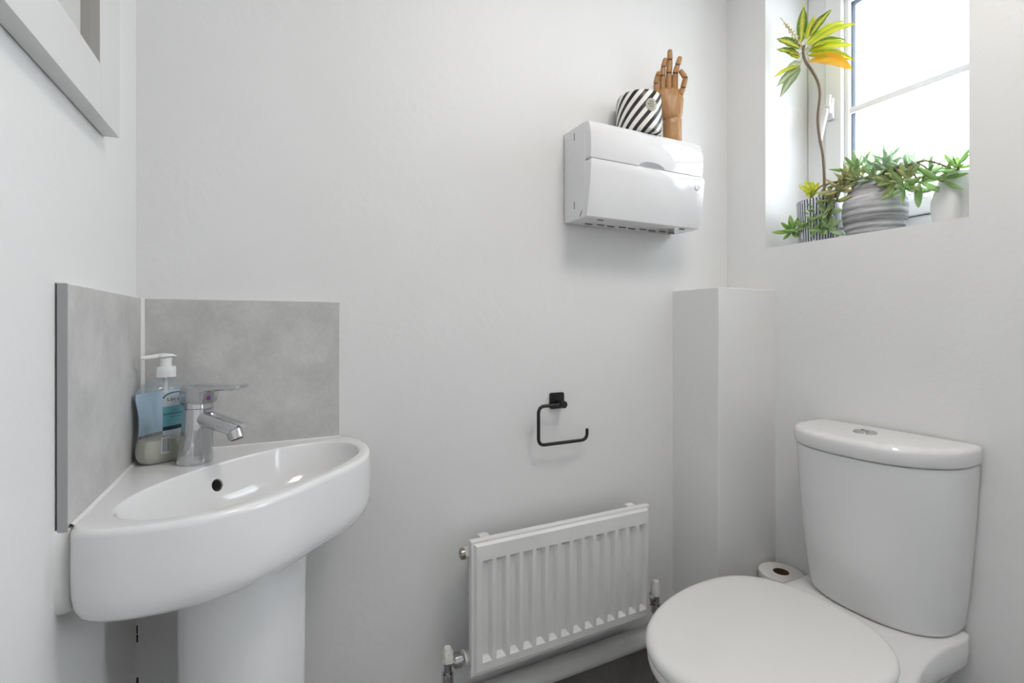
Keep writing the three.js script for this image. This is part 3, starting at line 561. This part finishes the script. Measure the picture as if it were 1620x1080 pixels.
radValve('radiator_valve', 'chrome radiator valve with white cap at the basin end of the radiator', rx0 - 0.048, rx0 - 0.003, 0.038);
radValve('radiator_valve_001', 'radiator valve with white cap beside the toilet', rx1 + 0.046, rx1 + 0.003, 0.046);

const pipe = thing('waste_pipe', 'white waste pipe running along the wall below the radiator', 'pipe');
mesh('pipe_run', cyl([0.20, E0 - 0.9030, 0.0275], [1.332, E0 - 0.9030, 0.0275], 0.0262, 0.0262, 40), M.pipe, pipe);
for (const x of [0.50, 1.24]) mesh('pipe_clip', new THREE.CylinderGeometry(0.0285, 0.0285, 0.02, 32, 1, true).rotateZ(Math.PI / 2).translate(x, E0 - 0.9030, 0.0285), M.pipe, pipe);

// ------------------------------------------------------------------ toilet (u from the wall, v sideways)
const wc = thing('toilet', 'white close coupled toilet with the lid down', 'toilet');
const ZC = 0.470, tp = (u, v, y) => V(W - u, EYE + y, ZC + v);
const cisRing = (y, w, d, back = 0.006) => {
  const r = [];
  for (let i = 0; i <= 48; i++) { const t = (i / 48 - 0.5) * Math.PI; r.push(tp(0.045 + (d - 0.045) * Math.cos(t) ** 0.92, w * Math.sign(Math.sin(t)) * Math.abs(Math.sin(t)) ** 0.82, y)); }
  r.push(tp(0.02, w, y), tp(back, w - 0.002, y)); r.push(tp(back, 0, y)); r.push(tp(back, -w + 0.002, y), tp(0.02, -w, y));
  return r;
};
mesh('cistern', loft([cisRing(-0.6525, 0.130, 0.140), cisRing(-0.6520, 0.140, 0.150), cisRing(-0.6490, 0.1445, 0.155), cisRing(-0.640, 0.147, 0.1585), cisRing(-0.58, 0.1535, 0.168), cisRing(-0.50, 0.1600, 0.178), cisRing(-0.40, 0.1660, 0.188), cisRing(-0.32, 0.1700, 0.194), cisRing(-0.2945, 0.1708, 0.1955), cisRing(-0.2930, 0.168, 0.192), cisRing(-0.2925, 0.10, 0.12)], { capA: true, capB: true, crease: 0.9 }), M.ceramic, wc);
const clid = mesh('cistern_lid', loft([cisRing(-0.2925, 0.10, 0.12), cisRing(-0.2925, 0.166, 0.190), cisRing(-0.2905, 0.1722, 0.1985), cisRing(-0.287, 0.1740, 0.2010), cisRing(-0.264, 0.1746, 0.2025), cisRing(-0.2585, 0.1738, 0.2014), cisRing(-0.2550, 0.1715, 0.1985), cisRing(-0.2530, 0.1675, 0.1935), cisRing(-0.2522, 0.15, 0.175), cisRing(-0.2515, 0.07, 0.09)], { capA: true, capB: true, crease: 0.9 }), M.ceramic, wc);
const flush = mesh('flush_button', lathe([[0, 0.0045], [0.0165, 0.0042], [0.0180, 0.0032], [0.0185, 0.0022], [0.0190, 0.0035], [0.0228, 0.0030], [0.0240, 0], [0, 0]], 40).translate(W - 0.091, EYE - 0.2516, ZC - 0.007), M.chrome, clid);
mesh('button_split', box(-0.0165, 0.0165, 0.0040, 0.0049, -0.0006, 0.0006).rotateY(0.9).translate(W - 0.091, EYE - 0.2516, ZC - 0.007), M.rubber, flush);

const seatHalf = [[0.240, 0.0], [0.2425, 0.045], [0.254, 0.090], [0.279, 0.133], [0.310, 0.163], [0.355, 0.183], [0.415, 0.1895], [0.480, 0.1855], [0.545, 0.1715], [0.610, 0.146], [0.660, 0.113], [0.696, 0.071], [0.714, 0.028], [0.717, 0.0]];
const seatCurve = new THREE.CatmullRomCurve3([...seatHalf, ...seatHalf.slice(1, -1).reverse().map(([u, v]) => [u, -v])].map(([u, v]) => V(u, 0, v + 0.003)), true, 'centripetal').getSpacedPoints(120).slice(0, 120);
const seatRing = (y, inset) => seatCurve.map((p, i) => {
  const a = seatCurve[(i + 119) % 120], b = seatCurve[(i + 1) % 120], nx = -(b.z - a.z), nz = b.x - a.x, L = Math.hypot(nx, nz);
  let ix = nx / L, iz = nz / L; if (ix * (0.46 - p.x) + iz * (0.003 - p.z) < 0) { ix = -ix; iz = -iz; }
  return tp(p.x + ix * inset, p.z + iz * inset, y);
});
const seatIn = (y, k) => seatCurve.map((p) => tp(0.46 + (p.x - 0.46) * k, 0.003 + (p.z - 0.003) * k, y));
mesh('seat_lid', loft([seatRing(-0.6255, 0.02), seatRing(-0.6255, 0.003), seatRing(-0.6245, 0.0012), seatRing(-0.619, 0), seatRing(-0.613, 0.0008), seatRing(-0.6075, 0.0035), seatRing(-0.6043, 0.0085), seatRing(-0.6028, 0.016), seatRing(-0.6020, 0.028), seatIn(-0.6008, 0.6), seatIn(-0.6000, 0.3)], { capA: true, capB: true }), M.seat, wc);
mesh('seat', loft([seatRing(-0.649, 0.03), seatRing(-0.649, 0.008), seatRing(-0.6465, 0.0045), seatRing(-0.640, 0.003), seatRing(-0.632, 0.003), seatRing(-0.628, 0.005), seatRing(-0.6262, 0.009), seatRing(-0.6262, 0.03)], { capA: true, capB: true }), M.seat, wc);
for (const v of [-0.075, 0.075]) mesh('hinge', cyl(tp(0.270, v, -0.654).toArray(), tp(0.270, v, -0.628).toArray(), 0.011), M.chrome, wc);
// pan: rear shelf and bowl in one ceramic body
const panRing = (y, u0, w0, uw, wMax, u1) => {
  const half = [[u0, 0], [u0, w0 * 0.93], [u0 + 0.006, w0], [mix(u0, uw, 0.45), w0], [mix(u0, uw, 0.75), mix(w0, wMax, 0.25)], [uw, mix(w0, wMax, 0.8)], [mix(uw, u1, 0.30), wMax], [mix(uw, u1, 0.60), wMax * 0.88], [mix(uw, u1, 0.84), wMax * 0.58], [mix(uw, u1, 0.965), wMax * 0.24], [u1, 0]];
  const pts = [];
  const side = (s) => half.map(([u, v]) => V(u, 0, v * s));
  const cR = new THREE.CatmullRomCurve3(side(1), false, 'centripetal'), cL = new THREE.CatmullRomCurve3(side(-1), false, 'centripetal');
  for (let i = 0; i < 48; i++) pts.push(cR.getPoint(i / 48));
  for (let i = 48; i > 0; i--) pts.push(cL.getPoint(i / 48));
  return pts.map((p) => tp(p.x, p.z, y));
};
mesh('pan', loft([
  panRing(-0.6525, 0.03, 0.12, 0.30, 0.15, 0.66), panRing(-0.6530, 0.010, 0.145, 0.29, 0.174, 0.690), panRing(-0.6560, 0.006, 0.152, 0.28, 0.180, 0.697), panRing(-0.662, 0.005, 0.1545, 0.275, 0.1820, 0.700), panRing(-0.69, 0.005, 0.155, 0.27, 0.181, 0.695), panRing(-0.712, 0.005, 0.153, 0.265, 0.176, 0.680), panRing(-0.722, 0.012, 0.147, 0.265, 0.170, 0.668), panRing(-0.75, 0.05, 0.132, 0.26, 0.158, 0.635), panRing(-0.80, 0.11, 0.112, 0.26, 0.135, 0.575), panRing(-0.87, 0.16, 0.100, 0.26, 0.112, 0.510), panRing(-0.95, 0.17, 0.100, 0.26, 0.105, 0.475), panRing(-1.03, 0.17, 0.108, 0.26, 0.112, 0.470), panRing(-EYE, 0.165, 0.115, 0.26, 0.118, 0.480),
], { capA: true, capB: true, crease: 0.9 }), M.ceramic, wc);

// ------------------------------------------------------------------ stacked toilet rolls in the corner
{
  const lower = ['third toilet roll down in the corner stack beside the cistern', 'second toilet roll down in the corner stack beside the cistern'];
  for (let k = 0; k < 4; k++) {
    const label = k === 3 ? 'white toilet roll between the pipe boxing and the cistern, topmost of its stack' : k === 0 ? 'white toilet roll on the floor at the foot of the corner stack' : lower[k - 1];
    const r = thing(k ? `toilet_roll_${String(k).padStart(3, '0')}` : 'toilet_roll', label, 'toilet roll', [W - 0.060, k * 0.095, 0.2315], 'toilet rolls stacked in the corner');
    mesh('paper', lathe([[0.0205, 0.001], [0.055, 0.0005], [0.057, 0.0025], [0.0575, 0.012], [0.0575, 0.083], [0.057, 0.0925], [0.055, 0.0948], [0.0205, 0.0942]], 56), M.paper, r);
    mesh('cardboard_core', lathe([[0.0205, 0.001], [0.0205, 0.0942], [0.0193, 0.0942], [0.0193, 0.001]], 40), M.card, r);
  }
}

// ------------------------------------------------------------------ potted croton
const cro = thing('potted_croton', 'tall croton with yellow and green leaves in a striped pot', 'potted plant');
const CP = [1.648, 0.248];
const potStripe = canvasTex(1024, 128, (c, w, h) => {
  c.fillStyle = '#e9eaec'; c.fillRect(0, 0, w, h); c.fillStyle = '#4d5270';
  for (let k = 0; k < 44; k++) { const x = (k + 0.1) * w / 44; c.fillRect(x, 0, w / 44 * 0.52, h); c.clearRect(0, 0, 0, 0); }
  c.fillStyle = '#e9eaec'; for (let k = 0; k < 44; k++) for (let j = 0; j < 2; j++) c.fillRect((k + 0.05) * w / 44, ((k * 37 + j * 61) % 120), w / 44 * 0.6, 3);
});
mesh('pot', new THREE.LatheGeometry([[0.0, 0.0], [0.046, 0.0], [0.049, 0.003], [0.0545, 0.110], [0.0555, 0.124], [0.0545, 0.1265], [0.0525, 0.1255], [0.0515, 0.112], [0.0, 0.110]].map(([r, y]) => new THREE.Vector2(r, y)), 56).translate(CP[0], SILL, CP[1]), mat(0xffffff, 0.4, { map: potStripe }), cro);
mesh('soil', lathe([[0, 0.116], [0.03, 0.1165], [0.0515, 0.114], [0.0515, 0.105], [0, 0.105]], 32).translate(CP[0], SILL, CP[1]), M.soil, cro);
mesh('stem', tube([[1.645, SILL + 0.112, 0.256], [1.645, 1.457, 0.267], [1.645, 1.549, 0.264], [1.645, 1.616, 0.253], [1.645, 1.672, 0.249], [1.645, 1.734, 0.255], [1.645, 1.773, 0.249], [1.645, 1.811, 0.233], [1.645, 1.848, 0.214], [1.645, 1.877, 0.206], [1.645, 1.900, 0.208]], 0.0039, 90, 10), M.bark, cro);
const tone = { g: [[0.72, 0.70, 0.08], [0.085, 0.21, 0.025]], y: [[0.88, 0.76, 0.05], [0.46, 0.60, 0.04]], m: [[0.88, 0.68, 0.04], [0.34, 0.42, 0.03]], p: [[0.66, 0.72, 0.46], [0.28, 0.38, 0.23]], w: [[0.75, 0.76, 0.62], [0.42, 0.48, 0.36]], o: [[0.85, 0.46, 0.02], [0.78, 0.40, 0.02]] };
const leafMat = mat(0xffffff, 0.38, { vertexColors: true, transmission: 0.4, thickness: 0 });
leafMat.roughness = 0.5;
function crotonLeaf(b, t, width, kind, parent, sag = 0.06) {
  const A = V(...b), B = V(...t), d = B.clone().sub(A), L = d.length(); d.normalize();
  let out = V(-0.75, 0.25, 0.6); out.addScaledVector(d, -out.dot(d)).normalize();
  const side = d.clone().cross(out), NU = 14, NV = 8, pos = [], col = [], idx = [], [mid, edge] = tone[kind];
  for (let i = 0; i <= NU; i++) {
    const s = i / NU, w = width * 0.80 * Math.max(0.05, Math.sin(Math.PI * Math.min(1, s ** 0.8 * 0.97 + 0.03))) ** 0.75;
    const c = A.clone().addScaledVector(d, L * s); c.y += Math.sin(Math.PI * s) * L * sag;
    for (let j = 0; j <= NV; j++) {
      const q = j / NV * 2 - 1, p = c.clone().addScaledVector(side, w * q).addScaledVector(out, Math.abs(q) * w * 0.35 + 0.0012 * Math.sin(s * 17 + q * 2));
      pos.push(p.x, p.y, p.z);
      const spot = 0.5 + 0.5 * Math.sin(s * 41 + q * 13 + L * 300), k = clamp((Math.abs(q) - 0.16) * 3.2 - (spot > 0.9 ? 0.5 : 0));
      const rim = Math.abs(q) > 0.93 && kind !== 'o' ? 0.45 : 0;
      for (let h = 0; h < 3; h++) col.push(mix(mix(mid[h], edge[h], k), mid[h], rim));
    }
  }
  for (let i = 0; i < NU; i++) for (let j = 0; j < NV; j++) { const a = i * (NV + 1) + j, e = a + NV + 1; idx.push(a, a + 1, e + 1, a, e + 1, e); }
  const g = new THREE.BufferGeometry();
  g.setAttribute('position', new THREE.Float32BufferAttribute(pos, 3)); g.setAttribute('color', new THREE.Float32BufferAttribute(col, 3)); g.setIndex(idx); g.computeVertexNormals();
  const o = mesh('leaf', g, leafMat, parent);
  if (kind === 'o') o.userData.label = 'orange yellow leaf';
  return o;
}
const crotonLeaves = [
  [1.644, 1.913, 0.199, 1.635, 2.007, 0.213, 0.018, 'g'], [1.646, 1.916, 0.211, 1.655, 2.038, 0.199, 0.006, 'y'], [1.641, 1.896, 0.197, 1.603, 1.939, 0.150, 0.018, 'g'], [1.641, 1.877, 0.195, 1.603, 1.907, 0.150, 0.014, 'g'],
  [1.642, 1.869, 0.194, 1.615, 1.897, 0.168, 0.014, 'm'], [1.639, 1.844, 0.198, 1.585, 1.817, 0.152, 0.010, 'y'], [1.641, 1.839, 0.199, 1.601, 1.793, 0.152, 0.017, 'p'], [1.642, 1.838, 0.197, 1.617, 1.765, 0.152, 0.018, 'p'],
  [1.643, 1.849, 0.201, 1.625, 1.843, 0.163, 0.018, 'w'], [1.645, 1.915, 0.216, 1.645, 1.971, 0.238, 0.010, 'y'], [1.647, 1.922, 0.220, 1.665, 1.971, 0.239, 0.012, 'o'], [1.645, 1.918, 0.226, 1.645, 1.960, 0.286, 0.016, 'g'],
  [1.647, 1.901, 0.214, 1.665, 1.922, 0.307, 0.017, 'y'], [1.643, 1.890, 0.222, 1.625, 1.874, 0.361, 0.021, 'y'], [1.648, 1.887, 0.228, 1.675, 1.874, 0.304, 0.017, 'g'], [1.646, 1.875, 0.222, 1.655, 1.836, 0.336, 0.018, 'y'],
  [1.645, 1.865, 0.221, 1.645, 1.790, 0.345, 0.020, 'm'], [1.642, 1.847, 0.228, 1.615, 1.752, 0.357, 0.028, 'o'], [1.648, 1.877, 0.221, 1.675, 1.869, 0.278, 0.015, 'g'], [1.642, 1.877, 0.223, 1.615, 1.857, 0.288, 0.014, 'y'],
];
for (const [a, b, c, d, e, f, w, k] of crotonLeaves) {
  crotonLeaf([a, b, c], [d, e, f], w, k, cro);
  const s = tube([[1.645, 1.885, 0.207], [(1.645 + a) / 2, (1.887 + b) / 2, (0.207 + c) / 2], [a, b, c]], 0.0011, 6, 6);
  mesh('leaf_stalk', s, mat(lin(0.62, 0.64, 0.45), 0.6), cro);
}
// flower spike
const spike = mesh('flower_spike', tube([[1.645, 1.890, 0.204], [1.628, 1.942, 0.186], [1.608, 1.985, 0.168], [1.602, 1.997, 0.163]], 0.0010, 20, 6), mat(lin(0.45, 0.42, 0.22), 0.7), cro);
{
  const buds = [], c = new THREE.CatmullRomCurve3([V(1.642, 1.902, 0.200), V(1.628, 1.942, 0.186), V(1.612, 1.978, 0.171)]);
  for (let k = 0; k < 34; k++) { const p = c.getPoint(k / 34), a = k * 2.4, r = 0.0065 * (1 - 0.4 * k / 34); buds.push(new THREE.IcosahedronGeometry(0.0026, 1).translate(p.x + r * Math.cos(a) * 0.7, p.y + r * 0.5 * Math.sin(a * 1.7), p.z + r * Math.sin(a))); }
  const b = mesh('flower_buds', merge(buds), mat(lin(0.72, 0.60, 0.32), 0.7), cro); b.userData.kind = 'stuff';
}
// young shoot at the foot of the croton
for (const [d, e, f, w] of [[1.63, 1.485, 0.200, 0.010], [1.64, 1.497, 0.214, 0.012], [1.65, 1.494, 0.228, 0.010], [1.645, 1.482, 0.252, 0.009], [1.62, 1.462, 0.252, 0.012], [1.628, 1.452, 0.222, 0.010]]) crotonLeaf([1.645, 1.447, 0.233], [d, e, f], w, 'y', cro);
mesh('shoot_stem', tube([[1.648, SILL + 0.113, 0.232], [1.646, 1.435, 0.233], [1.645, 1.449, 0.233]], 0.0022, 8, 8), M.bark, cro);

// ------------------------------------------------------------------ succulent in the grey pot
const suc = thing('potted_succulent', 'trailing green succulent in a ridged grey bowl pot', 'potted plant');
const SP = [1.655, 0.3905];
{
  const pts = [[0, 0], [0.050, 0]]; const N = 90;
  for (let k = 0; k <= N; k++) {
    const t = k / N, y = 0.002 + t * 0.150, r = 0.055 + 0.0145 * Math.sin(Math.PI * clamp(t * 0.93 + 0.07)) + (t > 0.55 ? -0.016 * ((t - 0.55) / 0.45) ** 1.6 : 0);
    pts.push([r + 0.0022 * (Math.abs(Math.sin(t * Math.PI * 9)) ** 0.6), y]);
  }
  pts.push([0.0490, 0.1535], [0.0470, 0.151], [0.049, 0.135], [0, 0.133]);
  const band = dataTex(256, (i, x, y) => { const q = nGrain[((y * 2) % 512) * 512 + (x >> 2)], b = nPaint[((y * 2) % 512) * 512 + (x >> 5)], v = 0.67 + (q - 0.5) * 0.22 + (b - 0.5) * 0.60; return [v, v * 1.0, v * 1.01]; }, true);
  band.repeat.set(2, 1);
  mesh('pot', new THREE.LatheGeometry(pts.map(([r, y]) => new THREE.Vector2(r, y)), 72).translate(SP[0], SILL, SP[1]), mat(0xffffff, 0.85, { map: band }), suc);
  mesh('soil', lathe([[0, 0.142], [0.03, 0.1425], [0.0485, 0.139], [0.0485, 0.130], [0, 0.130]], 32).translate(SP[0], SILL, SP[1]), M.soil, suc);
}
function fleshyLeaf(wide, thick) {      // along +y, one unit long, pointed
  const rings = [];
  for (let k = 0; k <= 9; k++) {
    const s = k / 9, w = wide * Math.max(0.02, (Math.sin(Math.PI * Math.min(1, s * 0.9 + 0.06)) ** 0.8)) * (s > 0.93 ? 0.45 : 1), bend = 0.10 * s * s;
    rings.push(Array.from({ length: 10 }, (_, i) => { const t = -i / 10 * Math.PI * 2; return V(w * Math.cos(t), s, thick * (w / wide) * Math.sin(t) * (Math.sin(t) > 0 ? 0.6 : 1) + bend); }));
  }
  return loft(rings, { capA: true, capB: true });
}
const fleshy = [fleshyLeaf(0.135, 0.085), fleshyLeaf(0.115, 0.085), fleshyLeaf(0.155, 0.08)];
const sMat = {
  bright: [[0.42, 0.64, 0.18], [0.34, 0.57, 0.16]], mid: [[0.42, 0.60, 0.28], [0.48, 0.64, 0.33]], olive: [[0.57, 0.60, 0.27], [0.48, 0.55, 0.26]], rust: [[0.64, 0.57, 0.26], [0.56, 0.57, 0.27]], pale: [[0.66, 0.80, 0.62], [0.60, 0.76, 0.55]],
};
for (const k of Object.keys(sMat)) sMat[k] = sMat[k].map((c) => mat(lin(...c), 0.42, { transmission: 0.4, thickness: 0 }));
// [centre, axis, leaves, leaf length, tone]
const rosettes = [
  [[1.603, 1.350, 0.199], [-0.75, 0.25, 0.6], 15, 0.033, 'bright'],
  [[1.607, 1.345, 0.270], [-0.6, 0.55, 0.5], 12, 0.036, 'bright'],
  [[1.608, 1.385, 0.296], [-0.7, 0.1, 0.3], 9, 0.038, 'mid'],
  [[1.612, 1.415, 0.312], [-0.7, 0.35, -0.2], 10, 0.040, 'olive'],
  [[1.610, 1.440, 0.330], [-0.75, 0.6, 0.1], 11, 0.040, 'rust'],
  [[1.625, 1.470, 0.345], [-0.5, 0.8, -0.1], 11, 0.040, 'olive'],
  [[1.655, 1.500, 0.345], [-0.1, 0.9, -0.25], 11, 0.046, 'mid'],
  [[1.675, 1.490, 0.375], [0.1, 0.95, 0.0], 10, 0.046, 'pale'],
  [[1.655, 1.480, 0.414], [-0.1, 1, 0.1], 13, 0.042, 'pale'],
  [[1.630, 1.462, 0.442], [-0.5, 0.75, 0.35], 10, 0.038, 'pale'],
  [[1.618, 1.452, 0.408], [-0.85, 0.4, 0.1], 10, 0.036, 'mid'],
  [[1.675, 1.478, 0.455], [0.1, 1, 0.2], 9, 0.036, 'pale'],
  [[1.608, 1.425, 0.488], [-0.7, 0.5, 0.45], 11, 0.038, 'olive'],
  [[1.597, 1.400, 0.487], [-0.75, -0.05, 0.5], 9, 0.038, 'mid'],
  [[1.603, 1.408, 0.520], [-0.5, -0.1, 0.8], 8, 0.040, 'mid'],
  [[1.640, 1.435, 0.520], [-0.2, 0.9, 0.45], 10, 0.044, 'pale'],
  [[1.605, 1.405, 0.560], [-0.4, 0.35, 0.85], 8, 0.042, 'bright'],
  [[1.602, 1.425, 0.585], [-0.5, 0.65, 0.45], 8, 0.036, 'bright'],
  [[1.609, 1.398, 0.262], [-0.6, 0.35, -0.45], 9, 0.034, 'bright'],
  [[1.602, 1.338, 0.303], [-0.6, 0.35, 0.7], 9, 0.036, 'mid'],
  [[1.612, 1.430, 0.448], [-0.85, 0.1, 0.2], 8, 0.034, 'bright'],
];
rosettes.push(
  [[1.612, 1.452, 0.372], [-0.85, 0.45, -0.1], 10, 0.034, 'olive'], [[1.640, 1.498, 0.428], [-0.4, 0.9, 0.2], 10, 0.036, 'pale'], [[1.600, 1.352, 0.236], [-0.7, 0.5, 0.3], 9, 0.032, 'bright'],
  [[1.628, 1.460, 0.478], [-0.4, 0.85, 0.4], 9, 0.036, 'pale'], [[1.604, 1.368, 0.272], [-0.8, 0.2, -0.2], 9, 0.032, 'mid'], [[1.597, 1.420, 0.458], [-0.85, 0.1, -0.1], 9, 0.032, 'olive'],
);
const stemMat = mat(lin(0.20, 0.17, 0.08), 0.7);
const up0 = V(0, 1, 0);
rosettes.forEach(([c, ax, n, L, tn], k) => {
  const C = V(...c), A = V(...ax).normalize();
  const root = V(SP[0] + clamp((C.x - SP[0]) * 0.4, -0.03, 0.03), SILL + 0.141, SP[1] + clamp((C.z - SP[1]) * 0.4, -0.032, 0.032));
  const over = root.clone().lerp(C, 0.55); over.y = Math.max(over.y, SILL + 0.158);
  if (Math.hypot(over.x - SP[0], over.z - SP[1]) < 0.05) over.y = Math.max(over.y, SILL + 0.160);
  mesh('stem', tube([root.toArray(), over.toArray(), C.clone().addScaledVector(A, -0.010).toArray(), C.toArray()], 0.0021, 20, 7), stemMat, suc);
  const ref = Math.abs(A.y) < 0.9 ? up0 : V(1, 0, 0), e1 = A.clone().cross(ref).normalize(), e2 = A.clone().cross(e1);
  for (let i = 0; i < n; i++) {
    const s = i / (n - 1), phi = i * 2.39996 + k, el = mix(0.05, 1.15, s ** 1.1) + (rnd() - 0.5) * 0.2;
    const rad3 = e1.clone().multiplyScalar(Math.cos(phi)).addScaledVector(e2, Math.sin(phi));
    const d = rad3.clone().multiplyScalar(Math.cos(el)).addScaledVector(A, Math.sin(el)).normalize();
    const nn = A.clone().addScaledVector(d, -A.dot(d)); if (nn.lengthSq() < 1e-4) nn.copy(rad3).negate(); nn.normalize();
    const sd = d.clone().cross(nn), len = 1.45 * L * mix(1, 0.58, s) * (0.9 + 0.2 * rnd());
    const o = mesh('leaf', fleshy[(i + k) % 3], sMat[tn][i % 2], suc);
    const base = C.clone().addScaledVector(A, mix(-0.010, 0.002, s)).addScaledVector(d, 0.001);
    const tip = base.clone().addScaledVector(d, len);
    const rP = (y) => Math.hypot(tip.x - SP[0], tip.z - SP[1]);
    o.matrixAutoUpdate = true;
    o.quaternion.setFromRotationMatrix(new THREE.Matrix4().makeBasis(sd, d, nn));
    o.position.copy(base); o.scale.setScalar(len);
    if (tip.z < 0.145 || tip.y < SILL + 0.006) o.scale.setScalar(len * 0.7);
  }
});

// ------------------------------------------------------------------ white vase at the end of the sill
const vase = thing('white_vase', 'white rounded vase with a moulded cleft at the end of the sill', 'vase', [1.652, SILL, 0.5635]);
mesh('vase_body', loft([[0, 0.034], [0.002, 0.0375], [0.010, 0.041], [0.025, 0.0445], [0.045, 0.0465], [0.062, 0.046], [0.080, 0.0415], [0.096, 0.0355], [0.110, 0.0325], [0.118, 0.0325], [0.119, 0.0310], [0.117, 0.0295], [0.100, 0.029]].map(([y, r]) => Array.from({ length: 72 }, (_, i) => {
  const t = -i / 72 * Math.PI * 2, d = Math.atan2(Math.sin(t - 2.45), Math.cos(t - 2.45)), k = clamp(1 - Math.abs(y - 0.03) / 0.055), q = r * (1 - 0.30 * k * Math.exp(-((d / 0.30) ** 2)));
  return V(q * Math.cos(t), y, q * Math.sin(t));
})), { capA: true, capB: true }), M.ceramic, vase);

renderer.render(scene, camera);
